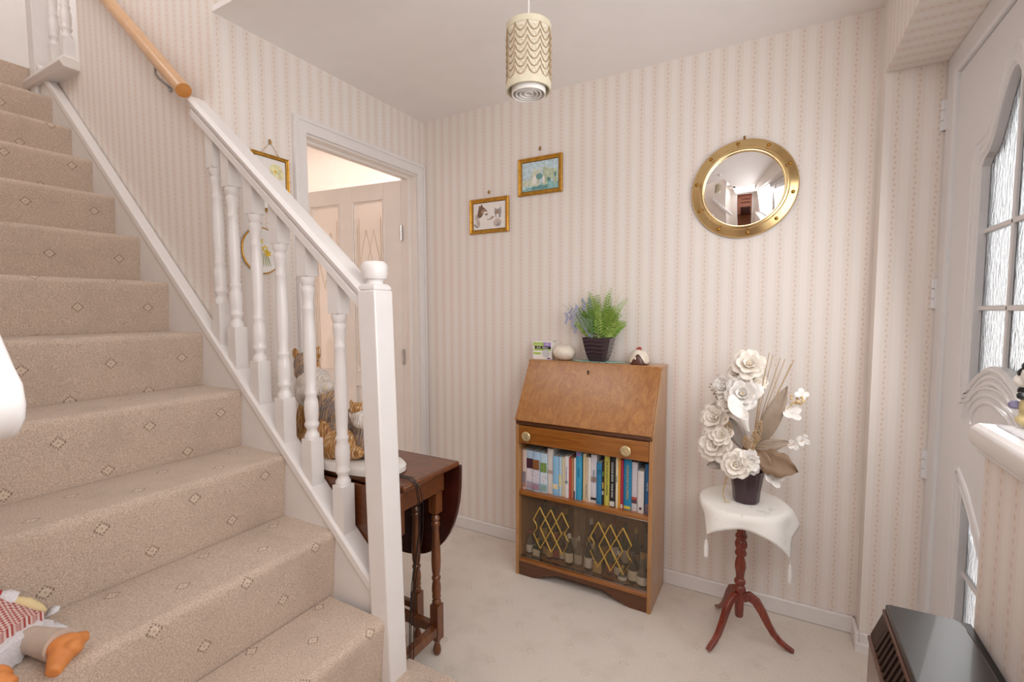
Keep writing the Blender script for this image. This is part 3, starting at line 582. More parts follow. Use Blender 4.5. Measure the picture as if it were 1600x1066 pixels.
# ------------------------------------------------------------------ miniature bottles behind the glass
for nme, h in (('bottle_amber', '3a1d0c'), ('bottle_green', '16301f'), ('bottle_black', '121012'), ('bottle_clear', '5f5a52'), ('bottle_gold', '8a5a1c')): plain(nme, h, .08, Coat_Weight=.5)
for nme, h in (('cap_red', '9c2f2c'), ('cap_gold', 'b08a3c'), ('cap_black', '17161a'), ('cap_white', 'd8d4cc')): plain(nme, h, .35)
for nme, h in (('label_cream', 'd9cfb8'), ('label_white', 'e3e0d8'), ('label_red', '9a3a30'), ('label_tan', 'b8945a')): plain(nme, h, .6, var=.12, scale=200)
BT = [ # x, y, height, radius, glass, cap, label, shape, label text
 (.822, -.215, .105, .017, 'bottle_clear', 'cap_red', 'label_white', 'r', 'clear miniature bottle with red cap in the corner by the side panel'),
 (.848, -.185, .085, .017, 'bottle_green', 'cap_black', 'label_cream', 's', 'small square green miniature bottle with black cap'),
 (.868, -.22, .075, .020, 'bottle_green', 'cap_gold', 'label_cream', 's', 'squat green miniature bottle with cream label and gold cap'),
 (.897, -.19, .10, .016, 'bottle_black', 'cap_gold', 'label_tan', 'r', 'black miniature bottle with tan label behind the first lattice'),
 (.926, -.21, .11, .018, 'bottle_amber', 'cap_black', 'label_tan', 'r', 'amber miniature bottle with tan label behind the first lattice'),
 (.958, -.20, .105, .017, 'bottle_black', 'cap_red', 'label_red', 'r', 'black miniature bottle with red label behind the first lattice'),
 (.990, -.19, .12, .018, 'bottle_amber', 'cap_gold', 'label_cream', 'b', 'round bellied amber miniature flask behind the first lattice'),
 (1.030, -.215, .128, .019, 'bottle_black', 'cap_white', 'label_cream', 'r', 'black miniature bottle with cream oval label just past the first lattice'),
 (1.074, -.21, .125, .0165, 'bottle_clear', 'cap_white', 'label_white', 'r', 'tall clear miniature bottle where the panes overlap'),
 (1.128, -.215, .135, .020, 'bottle_black', 'cap_gold', 'label_white', 'r', 'black miniature wine bottle with large white label'),
 (1.176, -.22, .115, .022, 'bottle_amber', 'cap_black', 'label_tan', 's', 'square miniature bottle with big tan label'),
 (1.224, -.205, .11, .015, 'bottle_green', 'cap_red', 'label_red', 'r', 'green miniature bottle with red cap behind the second lattice'),
 (1.262, -.20, .10, .018, 'bottle_amber', 'cap_white', 'label_cream', 'r', 'amber miniature bottle with white cap behind the second lattice'),
 (1.288, -.225, .06, .016, 'bottle_clear', 'cap_gold', 'label_white', 'b', 'tiny clear flask with gold cap behind the second lattice'),
 (1.332, -.215, .125, .021, 'bottle_black', 'cap_black', 'label_cream', 'r', 'broad black miniature bottle with cream label past the second lattice'),
 (1.376, -.22, .125, .023, 'bottle_clear', 'cap_gold', 'label_white', 'b', 'clear round decanter miniature in the corner by the end panel'),
 (.845, -.10, .20, .022, 'bottle_green', 'cap_black', 'label_tan', 'r', 'tall green bottle at the back near the side panel'),
 (.905, -.11, .19, .021, 'bottle_black', 'cap_black', 'label_tan', 'r', 'tall black bottle at the back behind the first lattice'),
 (.965, -.10, .185, .022, 'bottle_amber', 'cap_gold', 'label_cream', 'r', 'tall amber bottle at the back behind the first lattice'),
 (1.02, -.11, .19, .019, 'bottle_gold', 'cap_gold', 'label_cream', 'r', 'tall golden bottle at the back beside the pane overlap'),
 (1.10, -.11, .17, .02, 'bottle_green', 'cap_white', 'label_white', 'r', 'green bottle with white cap at the back beside the pane overlap'),
 (1.16, -.105, .165, .02, 'bottle_amber', 'cap_gold', 'label_tan', 'r', 'amber bottle at the back behind the second lattice'),
 (1.215, -.11, .19, .02, 'bottle_black', 'cap_red', 'label_cream', 'r', 'tall black bottle with red cap at the back behind the second lattice'),
 (1.265, -.105, .18, .019, 'bottle_green', 'cap_black', 'label_cream', 'r', 'tall green bottle at the back behind the second lattice'),
 (1.315, -.11, .175, .02, 'bottle_black', 'cap_gold', 'label_tan', 'r', 'black bottle with gold cap at the back past the second lattice'),
 (1.365, -.12, .20, .023, 'bottle_black', 'cap_black', 'label_white', 's', 'tall dark square bottle at the back by the end panel'),
]
for (x, y, h, r, gm, cm, lm, shp, lab) in BT:
    h *= 1.13; r *= 1.14
    b = thing('miniature_bottle', (x, y, .084), lab, 'bottle', 'bottles in the bureau cabinet'); n = 4 if shp == 's' else 18; Mx = Matrix.Rotation(PI / 4, 4, 'Z') if n == 4 else None; k = 1.25 if n == 4 else 1
    hb = h * (.5 if shp == 'b' else .62)
    pf = [(r * .85, 0), (r, .004), (r, hb * .8), (r * .92, hb * .92), (r * .5, hb * 1.08), (r * .36, hb * 1.2), (r * .34, h * .9)] if shp != 'b' else [(r * .7, 0), (r * 1.05, hb * .3), (r * 1.1, hb * .55), (r * .8, hb * .85), (r * .4, hb * 1.1), (r * .33, h * .9)]
    MB().lathe([(a * k, z) for a, z in pf], (x, y, .084), n, Mx).build('glass', gm, b, ang=50)
    MB().lathe([(r * .40, 0), (r * .40, h * .13), (r * .34, h * .14)], (x, y, .084 + h * .87), 14).build('cap', cm, b)
    if n == 4: MB().box(x - r * .8, x + r * .8, y - r * .905, y - r * .87, .084 + hb * .12, .084 + hb * .75).build('label', lm, b, smooth=False)
    else:
        rr = r * 1.03 if shp != 'b' else r * 1.13; z0, z1 = .084 + hb * .18, .084 + hb * .68
        MB().grid([[(x + rr * math.cos(a), y + rr * math.sin(a), z) for a in [-PI / 2 + (j - 5) * .26 for j in range(11)]] for z in (z0, z1)]).build('label', lm, b)
# ------------------------------------------------------------------ on top of the bureau
TZ = 1.036
plain('doily_green', 'a9c4b6', .9, var=.25, scale=220, bump=.5, bscale=500)
dm = MB()
rows = []
for i in range(9):
    rr = [.0001, .3, .55, .7, .8, .87, .93, .97, 1][i]
    rows.append([(1.118 + .125 * rr * (1 + (.06 * math.cos(14 * a) if i > 4 else 0)) * math.cos(a), -.083 + .05 * rr * (1 + (.06 * math.cos(14 * a) if i > 4 else 0)) * math.sin(a), TZ + .0022 + (.0012 * math.sin(21 * a) if i > 5 else 0)) for a in [2 * PI * k / 112 for k in range(113)]])
tag(dm.grid(rows).build('crochet_doily', 'doily_green', solid=.0016), 'pale green crochet doily under the potted plant', 'doily')
# bulb box
bb = thing('light_bulb_box', (.833, -.088, TZ), 'small white and green printed carton with purple corner', 'box')
BX0, BX1, BY0, BY1 = .781, .885, -.105, -.068
MB().box(BX0, BX1, BY0, BY1, TZ, TZ + .088).build('carton', 'paper_white', bb, bevel=.001)
MB().prism([(BX1 - .001, TZ + .088), (BX1 + .012, TZ + .096), (BX1 + .012, TZ + .0945), (BX1, TZ + .0865)], 1, BY0, BY1).build('flap', 'paper_white', bb)
for nme, h in (('print_lime', 'a4c639'), ('print_purple', 'a58bc8'), ('print_black', '1c1a22'), ('print_pale', 'cfd0d4'), ('print_violet', '6a3f8c')): plain(nme, h, .5, var=.04)
W_, H_ = BX1 - BX0, .088
for (mt, a, b, c, d) in (('print_lime', .04, .56, .74, .95), ('print_purple', .56, .96, .74, .97), ('print_black', .10, .96, .59, .74), ('print_lime', .04, .96, .50, .58), ('print_lime', .04, .42, .28, .38), ('print_violet', .76, .94, .03, .1)):
    MB().box(BX0 + W_ * a, BX0 + W_ * b, BY0 - .0006, BY0 + .001, TZ + H_ * c, TZ + H_ * d).build('printed_panel', mt, bb, smooth=False)
MB().lathe([(.0001, .0012), (.021, .001), (.021, 0)], (BX0 + W_ * .7, BY0, TZ + H_ * .34), 24, Matrix.Rotation(PI / 2, 4, 'X')).build('printed_bulb', 'print_pale', bb)
lettering('Bulb  50mm', bb, (BX0 + W_ * .52, BY0 - .0011, TZ + H_ * .665), .013, 'ink_white', (PI / 2, 0, 0)); lettering('energy', bb, (BX0 + W_ * .28, BY0 - .0011, TZ + H_ * .845), .015, 'ink_white', (PI / 2, 0, 0)); lettering('LED', bb, (BX0 + W_ * .76, BY0 - .0011, TZ + H_ * .86), .011, 'ink_white', (PI / 2, 0, 0))
# white gourd ornament
plain('cream_china', 'e6dccd', .35, var=.05, scale=60, bump=.1)
po = thing('gourd_ornament', (.945, -.088, TZ), 'round cream ribbed pumpkin shaped ornament', 'ornament')
pf = [(.018, .0), (.036, .006), (.051, .02), (.0575, .036), (.056, .05), (.047, .063), (.032, .072), (.018, .0755), (.008, .073), (.0005, .071)]
MB().lathe(pf, (.945, -.088, TZ), 60, wob=lambda a, i: 1 - .05 * max(0, 1 - abs(((a * 5 / PI) % 2) - 1) * 6)).build('body', 'cream_china', po, ang=80)
MB().tube([(.948, -.088, TZ + .068), (.949, -.088, TZ + .078), (.955, -.09, TZ + .083)], [.008, .006, .007], 10).build('stalk', 'cream_china', po)
# potted artificial plant
plain('pot_dark', '362830', .22, var=.1, scale=30, Coat_Weight=.5); plain('soil', '2a221c', .9)
pp = thing('potted_fern', (1.118, -.083, TZ + .003), 'artificial green fern and lavender in a dark square wavy pot', 'potted plant')
mb = MB(); rows = []; PX, PY, PZ = 1.118, -.083, TZ + .004
for i in range(25):
    f = i / 24; h = .036 + .034 * (f ** .6) ; row = []
    for k in range(33):
        e = k / 8 % 4; sd = int(e); tt = (e - sd) * 2 - 1
        hh = h + ((.0019 if True else 0) * math.sin(f * 38 + 1.2 * math.sin(tt * 5)) if .05 < f < .95 else 0)
        c = .9; q = [(tt * h * c, -hh), (hh, tt * h * c), (-tt * h * c, hh), (-hh, -tt * h * c)][sd]
        row.append((PX + q[0], PY + q[1] * .75, PZ + f * .112))
    rows.append(row)
mb.grid(rows); mb.build('pot', 'pot_dark', pp, ang=60)
MB().box(PX - .060, PX + .060, PY - .044, PY + .044, PZ + .082, PZ + .1).build('soil', 'soil', pp)
for nme, h in (('fern_a', '7fa53f'), ('fern_b', '9ab85a'), ('fern_c', '5f8f3c'), ('fern_grey', '9fb5a0'), ('lav', 'a3aac6'), ('grass_tip', 'cfc9a0')): plain(nme, h, .55, var=.2, scale=60)
def frond(base, tip, sag, nleaf, llen, mat, parent, name='frond', wid=.22, tipm=None):
    base, tip = Vector(base), Vector(tip); mid = (base + tip) / 2 + Vector((0, 0, sag)); pts = []
    for i in range(nleaf + 1):
        f = i / nleaf; pts.append(base * (1 - f) ** 2 + mid * 2 * f * (1 - f) + tip * f * f)
    mb = MB().tube(pts, [.0013 * (1 - .7 * i / nleaf) for i in range(nleaf + 1)], 5); ax = random.uniform(0, PI)
    for i in range(max(1, nleaf // 6), nleaf):
        t_ = (pts[i + 1] - pts[i - 1]).normalized(); sd = t_.cross(Vector((math.sin(ax) * .5, 1, .2)).normalized()).normalized(); L = llen * (1 - (i / nleaf) ** 2 * .75)
        for sg in (-1, 1):
            d = (sd * sg + t_ * .55).normalized(); nn = d.cross(t_).normalized() if abs(d.dot(t_)) < .99 else sd
            w_ = d.cross(nn).normalized() * L * wid * .5; p = pts[i]; e = p + d * L + nn * random.uniform(-.15, .15) * L
            mb.add([p, p + d * L * .45 + w_, e, p + d * L * .45 - w_], [(0, 1, 2, 3)])
    return mb.build(name, mat, parent, smooth=False)
rd = random.Random(3)
for k in range(30):
    f = k / 29; tx = PX - .01 + (f - .42) * .23 + rd.uniform(-.02, .02); tz = PZ + .112 + rd.uniform(.09, .23) * (1 - abs(f - .45) * .6)
    frond((PX + (f - .5) * .09, PY + rd.uniform(-.03, .03), PZ + .1), (tx, PY + rd.uniform(-.07, .045), tz), .035, 15, .030 + rd.uniform(0, .012), ['fern_a', 'fern_b', 'fern_a', 'fern_c'][k % 4], pp, wid=.34)
for (tx, tz) in ((1.19, 1.385), (1.268, 1.335), (1.262, 1.225), (1.08, 1.37), (1.21, 1.30), (1.24, 1.26)): frond((PX + .01, PY, PZ + .1), (tx, PY - .04, tz), .045, 20, .030, 'fern_b', pp, wid=.32)
for k in range(9):
    frond((PX - .03, PY, PZ + .1), (PX - .05 - k * .014 + rd.uniform(-.02, .02), PY + rd.uniform(-.05, .03), PZ + .13 + rd.uniform(.03, .17)), .03, 14, .022, 'fern_grey', pp, 'silver_sprig', .3)
for (tx, tz) in ((.985, 1.275), (1.0, 1.24), (1.02, 1.29), (1.05, 1.32), (1.085, 1.325), (1.0, 1.21), (.97, 1.255)):
    q = Vector((tx, PY - .02 + rd.uniform(-.02, .02), tz)); b0 = Vector((PX - .03, PY, PZ + .1)); mb = MB().tube([b0, (b0 + q) / 2 + Vector((0, 0, .02)), q], .0012, 5)
    for j in range(16):
        f = j / 16; mb.ell(tuple(q + Vector((rd.uniform(-.008, .008), rd.uniform(-.008, .008), (f - .7) * .055))), (.004, .004, .005), 6)
    mb.build('lavender_spike', 'lav', pp)
for (tx, tz) in ((.995, 1.37), (1.02, 1.39), (1.05, 1.385), (1.09, 1.41), (1.13, 1.40), (1.16, 1.41), (1.23, 1.38), (1.11, 1.37)):
    frond((PX, PY, PZ + .1), (tx, PY + rd.uniform(-.03, .03), tz), .02, 22, .010, 'grass_tip', pp, 'grass_spray', .35)
# pudding ornament
plain('pud_brown', '5a3426', .3, var=.2); plain('berry_red', 'b04a40', .35)
pu = thing('pudding_ornament', (1.312, -.09, TZ), 'small brown pudding ornament with white icing and red berries', 'ornament')
MB().lathe([(.040, 0), (.043, .004), (.0425, .02), (.038, .04), (.028, .056), (.012, .064), (.001, .066)], (1.312, -.09, TZ), 28).build('pudding', 'pud_brown', pu)
MB().lathe([(.0445, .016), (.0432, .024), (.0395, .042), (.0292, .058), (.0125, .0665), (.001, .0685)], (1.312, -.09, TZ), 60, cap=False).v
ic = MB(); rows = []
for i in range(8):
    f = i / 7; row = []
    for k in range(61):
        a = 2 * PI * k / 60; drip = .016 + .026 * math.sin(3 * a + 2.9) ; zz = .068 - (.068 - max(.006, .038 - drip)) * f ; rr = .0448 * math.sqrt(max(0, 1 - (zz / .0685) ** 2.6)) + .0012
        row.append((1.312 + rr * math.cos(a), -.09 + rr * math.sin(a), TZ + zz))
    rows.append(row)
ic.grid(rows).build('icing', 'cream_china', pu, solid=.002)
bq = MB()
for (a, b, c) in ((-.006, -.004, .07), (.006, -.006, .071), (.001, .006, .072)): bq.ell((1.312 + a, -.09 + b, TZ + c), (.0068, .0068, .0068), 12)
bq.build('berries', 'berry_red', pu)
MB().box(1.300, 1.308, -.1335, -.128, TZ + .024, TZ + .036).build('icing_patch', 'cream_china', pu, bevel=.001)

# ------------------------------------------------------------------ tripod table
CX, CY = 1.756, -.248
tt = thing('tripod_table', (CX, CY, 0), 'small mahogany tripod wine table with turned column', 'table')
cpf = [(.013, .085), (.0155, .09), (.0165, .12), (.0165, .175), (.017, .18), (.021, .186), (.0225, .196), (.019, .206), (.015, .212), (.019, .218), (.021, .226), (.0185, .234), (.0145, .24), (.016, .26), (.0205, .285), (.019, .305), (.0145, .322), (.013, .328), (.020, .334), (.0215, .342), (.018, .35), (.0165, .356), (.0215, .366), (.0225, .378), (.019, .39), (.0145, .397), (.021, .402), (.022, .41), (.018, .416), (.0155, .422), (.0155, .54)]
MB().lathe(cpf, (CX, CY, 0), 24).build('column', 'mahogany', tt)
for (fx, fy) in ((1.663, -.399), (1.943, -.25), (1.663, -.094)):
    d = Vector((fx - CX, fy - CY, 0)); L = d.length; d.normalize(); sd = Vector((-d.y, d.x, 0)) * .0095
    cl = [(.012, .165, .030), (.035, .176, .031), (.058, .162, .029), (.080, .128, .026), (.100, .088, .022), (.120, .055, .019), (.142, .032, .016), (.165, .018, .013), (L, .008, .0075)]
    rows = []
    for k, (x, z, hh) in enumerate(cl):
        a = cl[max(0, k - 1)]; b = cl[min(len(cl) - 1, k + 1)]; tx, tz = b[0] - a[0], b[1] - a[1]; ln = math.hypot(tx, tz); nx, nz = -tz / ln, tx / ln
        c = Vector((CX, CY, 0)) + d * x + Vector((0, 0, max(z, .009)))
        rows.append([c + sd * sg[0] + d * (nx * hh * .55 * sg[1]) + Vector((0, 0, nz * hh * .55 * sg[1])) for sg in ((-1, -1), (1, -1), (1, 1), (-1, 1), (-1, -1))])
        rows[-1] = [Vector((p.x, p.y, max(p.z, .0))) for p in rows[-1]]
    mb = MB().grid(rows); mb.add(rows[0][:4], [(0, 1, 2, 3)]); mb.add(rows[-1][:4], [(3, 2, 1, 0)])
    bm_o = mb.build('leg', 'mahogany', tt, bevel=.003, ang=50)
MB().lathe([(.06, .52), (.125, .530), (.136, .534), (.139, .54), (.137, .546)], (CX, CY, 0), 40).build('top', 'mahogany', tt)
# tablecloth
plain('linen', 'e9e6e1', .85, var=.03, scale=30, bump=.3, bscale=500)
t = NT('linen_embroidered'); p = t.pos(); n = t.ramp(t.noise(p, 16, 3, .6, 1), .56, .64); n2 = t.ramp(t.noise(p, 90, 2), .45, .6)
t.set(t.mix(t.M('MULTIPLY', t.M('MULTIPLY', n, n2), .55), lin('ebe8e3'), lin('b9b6a4')), .85); t.bump(t.noise(p, 420, 2), .3)
N = 40; HS = .188; RT_ = .143; ang = math.radians(4); OX, OY = .036, -.014
tc = thing('tablecloth', (CX, CY, .546), 'white embroidered tasselled cloth draped over the tripod table', 'tablecloth')
def drape(u, v):
    x, y = OX + u * math.cos(ang) - v * math.sin(ang), OY + u * math.sin(ang) + v * math.cos(ang); r = math.hypot(x, y)
    if r < 1e-6: return (CX, CY, .5495)
    a = math.atan2(y, x); R = RT_ + .004; g = .03
    if r <= R: return (CX + x, CY + y, .5495)
    e = r - R; fold = .010 * math.sin(a * 6 + 1) * min(1, e / .06)
    hr_ = R + .30 * e + .012 * min(1, e / .02) + fold; return (CX + x / r * hr_, CY + y / r * hr_, .5495 - .93 * max(0, e - .006) ** 1.02)
rows = [[drape(-HS + 2 * HS * i / N, -HS + 2 * HS * j / N) for j in range(N + 1)] for i in range(N + 1)]
MB().grid(rows).build('cloth', 'linen_embroidered', tc, solid=.0016, ang=80)
for (a, b) in ((-1, -1), (1, -1), (1, 1), (-1, 1)):
    q = Vector(drape(a * HS, b * HS)); mb = MB().tube([q, q + Vector((0, 0, -.022))], .0012, 6)
    mb.lathe([(.0035, 0), (.0055, -.006), (.0045, -.012), (.007, -.018), (.0068, -.062)], tuple(q + Vector((0, 0, -.020))), 12, wob=lambda a_, i: 1 + .12 * math.cos(6 * a_)); mb.build('tassel', 'linen', tc)
# vase of artificial flowers
VX, VY, VZ = 1.768, -.25, .5515
plain('vase_plum', '3a242c', .3, var=.25, scale=25, Coat_Weight=.3)
va = thing('flower_arrangement', (VX, VY, VZ), 'cream artificial flowers and dried leaves in a dark plum pot', 'flower arrangement')
MB().lathe([(.040, 0), (.046, .004), (.050, .05), (.056, .09), (.060, .115), (.061, .12), (.056, .12), (.052, .1)], (VX, VY, VZ), 48, wob=lambda a, i: 1 - .05 * abs(math.sin(4 * a)) ** 3).build('pot', 'vase_plum', va, ang=50)
for nme, h in (('petal_cream', 'f1eae0'), ('petal_white', 'f0ece8'), ('petal_core', 'e0cfa8'), ('leaf_brown', '8a7058'), ('leaf_tan', 'a2907f'), ('leaf_grey', 'a39a92'), ('straw', 'bfa27c'), ('berry_gold', 'd9bf92')): plain(nme, h, .5, var=.08, scale=50, Subsurface_Weight=.0)
def petal(mb, c, d, up, L, W, cup, curl):
    d = d.normalized(); sd = d.cross(up).normalized(); nn = sd.cross(d).normalized(); rows = []
    for i in range(6):
        f = i / 5; wv = W * math.sin(PI * (.12 + .78 * f)) ** .7; row = []
        for j in range(5):
            s = j / 2 - 1; row.append(c + d * L * f + sd * wv * s * .5 + nn * (cup * L * (f * f * .6 + s * s * .28) - curl * L * max(0, f - .6) ** 2 * 3))
        rows.append(row)
    mb.grid(rows)
def flower(c, face, size, kind='rose', mat='petal_cream', seed=0):
    rg = random.Random(seed); c = Vector(c); face = Vector(face).normalized(); a1 = face.orthogonal().normalized(); a2 = face.cross(a1); mb = MB()
    for (n, tilt, L) in ((6, .15, 1), (5, .55, .85), (5, .95, .66), (4, 1.25, .5)):
        for k in range(n):
            a = 2 * PI * k / n + tilt * 3 + rg.uniform(-.2, .2); rad = a1 * math.cos(a) + a2 * math.sin(a); d = rad * math.cos(tilt) + face * math.sin(tilt)
            petal(mb, c - face * size * .15, d, face, size * L * rg.uniform(.9, 1.1), size * L * .95, .38, .25)
    o = mb.build('flower', mat, va, solid=.0008, ang=80)
    cb = MB().ell(tuple(c + face * size * .05), (size * .16,) * 3, 10); cb.build('flower_centre', 'petal_core', o)
CAMD = Vector((.1, -1, .15))
for k, (x, z, y, sz, f) in enumerate(((1.764, 1.075, -.25, .056, (.1, -1, .5)), (1.722, 1.045, -.235, .035, (-.5, -.6, .6)), (1.747, .965, -.275, .062, (.0, -1, .35)), (1.66, .765, -.285, .066, (-.35, -1, .15)), (1.735, .705, -.315, .052, (.0, -1, .25)), (1.683, .985, -.25, .048, (-.6, -.8, .3)), (1.655, .865, -.27, .055, (-.5, -.8, .35)), (1.79, 1.01, -.25, .04, (.4, -.8, .3)), (1.775, .72, -.30, .045, (.5, -.9, .1)), (1.70, .92, -.27, .04, (-.2, -1, .2)), (1.68, .805, -.30, .04, (-.2, -1, .5)))):
    flower((x, y, z), f, sz * 1.14, mat='petal_white' if k % 3 == 2 else 'petal_cream', seed=k)
for k, (x, z, y, sz, f) in enumerate(((1.905, .905, -.25, .035, (.3, -.6, .6)), (1.855, .665, -.29, .034, (.5, -.6, .5)), (1.945, .81, -.25, .022, (.2, -1, 0)), (1.918, .79, -.255, .02, (-.2, -1, .1)), (1.935, .975, -.25, .022, (.2, -.8, .4)))):
    rg = random.Random(k + 50); mb = MB(); F = Vector(f).normalized(); a1 = F.orthogonal().normalized(); a2 = F.cross(a1)
    for q in range(4): a = q * PI / 2 + k; petal(mb, Vector((x, y, z)), a1 * math.cos(a) + a2 * math.sin(a) + F * .2, F, sz * 1.1, sz, .2, .1)
    mb.build('petal_cluster', 'petal_white', va, solid=.0006, ang=80)
# calla lily
mb = MB(); c0 = Vector((1.772, -.335, .838)); rows = []
for i in range(9):
    f = i / 8; row = []
    for k in range(17):
        a = 2 * PI * k / 16; rr = .006 + .030 * f ** 1.2; z = .10 * f; back = math.cos(a - 2.3) * .5 + .5
        row.append(c0 + Vector((-.035 * f + rr * math.cos(a), -.012 * f + rr * .8 * math.sin(a), z * (.55 + .45 * back) + (.035 * back ** 4 * f ** 2))))
    rows.append(row)
mb.grid(rows).build('calla_lily', 'petal_white', va, solid=.0008, ang=80)
def leaf(b, t_, w_, mat, nrm_=(0, -1, .2), lobes=0):
    b, t_ = Vector(b), Vector(t_); d = t_ - b; sd = d.cross(Vector(nrm_)).normalized(); nn = sd.cross(d).normalized(); rows = []
    for i in range(11):
        f = i / 10; wv = w_ * math.sin(PI * min(1, .04 + f * .96)) ** .8 * (1 + lobes * math.cos(f * 6 * PI) * .25); row = []
        for j in range(5): s = j / 2 - 1; row.append(b + d * f + sd * wv * s * .5 + nn * (abs(s) * w_ * .12 + d.length * .08 * math.sin(PI * f)))
        rows.append(row)
    MB().grid(rows).build('leaf', mat, va, solid=.0008, ang=60)
leaf((1.80, -.24, .76), (1.893, -.24, 1.005), .062, 'leaf_tan'); leaf((1.795, -.27, .735), (1.935, -.30, .705), .095, 'leaf_brown', (0, -1, .3), .5); leaf((1.79, -.25, .76), (1.905, -.25, .80), .045, 'leaf_tan')
leaf((1.71, -.26, .70), (1.628, -.28, .675), .045, 'leaf_grey'); leaf((1.69, -.25, .92), (1.632, -.26, .905), .03, 'leaf_grey'); leaf((1.76, -.29, .70), (1.74, -.31, .655), .035, 'leaf_tan'); leaf((1.80, -.27, .76), (1.85, -.30, .69), .05, 'leaf_brown'); leaf((1.75, -.25, .75), (1.77, -.28, .74), .05, 'leaf_brown'); leaf((1.76, -.22, .74), (1.70, -.21, .86), .06, 'leaf_grey')
for k, (x, z) in enumerate(((1.83, 1.124), (1.842, 1.116), (1.866, 1.106), (1.881, 1.104), (1.909, 1.10), (1.862, 1.09), (1.90, 1.085), (1.82, 1.06))):
    y = -.25 + .012 * (k % 3 - 1); b0 = Vector((1.782, -.25, .74)); q = Vector((x, y, z)); MB().tube([b0, b0.lerp(q, .5) + Vector((-.004, 0, 0)), q], .0015, 5).build('twig', 'straw', va)
for (x, z, y, tx, tz) in ((1.796, .835, -.29, .01, .05), (1.712, .84, -.30, -.012, .04), (1.768, .79, -.30, -.004, .03), (1.785, .80, -.30, .006, .05)):
    mb = MB(); rg = random.Random(int(x * 1000))
    for j in range(44):
        f = j / 44; a = j * 2.4; r = .011 * math.sin(PI * (.15 + .8 * f)); mb.ell((x + tx * f * 1.4 + r * math.cos(a), y + r * math.sin(a), z - tz * .7 + tz * 1.5 * f), (.0028, .0028, .0036), 6)
    mb.build('seed_head', 'straw', va)
mb = MB(); rg = random.Random(9)
for j in range(16): mb.ell((1.922 + rg.uniform(-.022, .024), -.255 + rg.uniform(-.015, .015), .955 + rg.uniform(-.016, .018)), (.0055,) * 3, 8)
mb.tube([(1.80, -.25, .78), (1.86, -.25, .88), (1.92, -.25, .95)], .0016, 5); mb.build('berry_sprig', 'berry_gold', va)
mb = MB()
for j in range(7): mb.ell((1.642 + .012 * math.cos(j), -.26, .945 + .012 * j % .05), (.0035,) * 3, 6)
mb.tube([(1.66, -.26, .93), (1.64, -.26, .975)], .0012, 5); mb.build('berry_sprig', 'leaf_brown', va)
MB().tube([(1.80, -.26, .77), (1.86, -.26, .775), (1.915, -.256, .79), (1.945, -.252, .81)], .0014, 5).build('twig', 'straw', va)
MB().tube([(1.712, -.30, .70), (1.70, -.305, .64), (1.692, -.31, .585), (1.70, -.305, .556), (1.715, -.30, .553)], .0016, 6).build('gold_cord', 'gold_line', va)
MB().box(VX - .03, VX + .03, VY - .03, VY + .03, VZ + .02, VZ + .115).build('foam', 'leaf_brown', va)

# ------------------------------------------------------------------ pictures on the mirror wall
for nme, h in (('art_sky', 'c2d8e2'), ('art_teal', '93c0c0'), ('art_teal_dark', '6c9a98'), ('art_sage', 'bccbb0'), ('art_sand', 'cfd6c4'), ('art_white', 'eeeae6'), ('art_brown', '7c6250'), ('art_tan', 'a98d78'), ('art_grey', 'a5a0a2'), ('art_pinkgrey', 'd0c2bc'), ('art_yellow', 'e6c23c'), ('art_green', '9aa36a'), ('art_lemon', 'e2dcb0')): plain(nme, h, .7, var=.03 if nme == 'art_white' else .2, scale=70)
def blob(mb, cx, cz, pts, M, lift):
    """flat printed patch: outline points relative to cx, cz in picture space"""
    vs = [M @ Vector((cx + x, cz + z, lift)) for x, z in pts]; mb.add(vs, [tuple(range(len(vs)))])
def oval(rx, rz, n=16, rot=0): return [(rx * math.cos(2 * PI * k / n) * math.cos(rot) - rz * math.sin(2 * PI * k / n) * math.sin(rot), rx * math.cos(2 * PI * k / n) * math.sin(rot) + rz * math.sin(2 * PI * k / n) * math.cos(rot)) for k in range(n)]
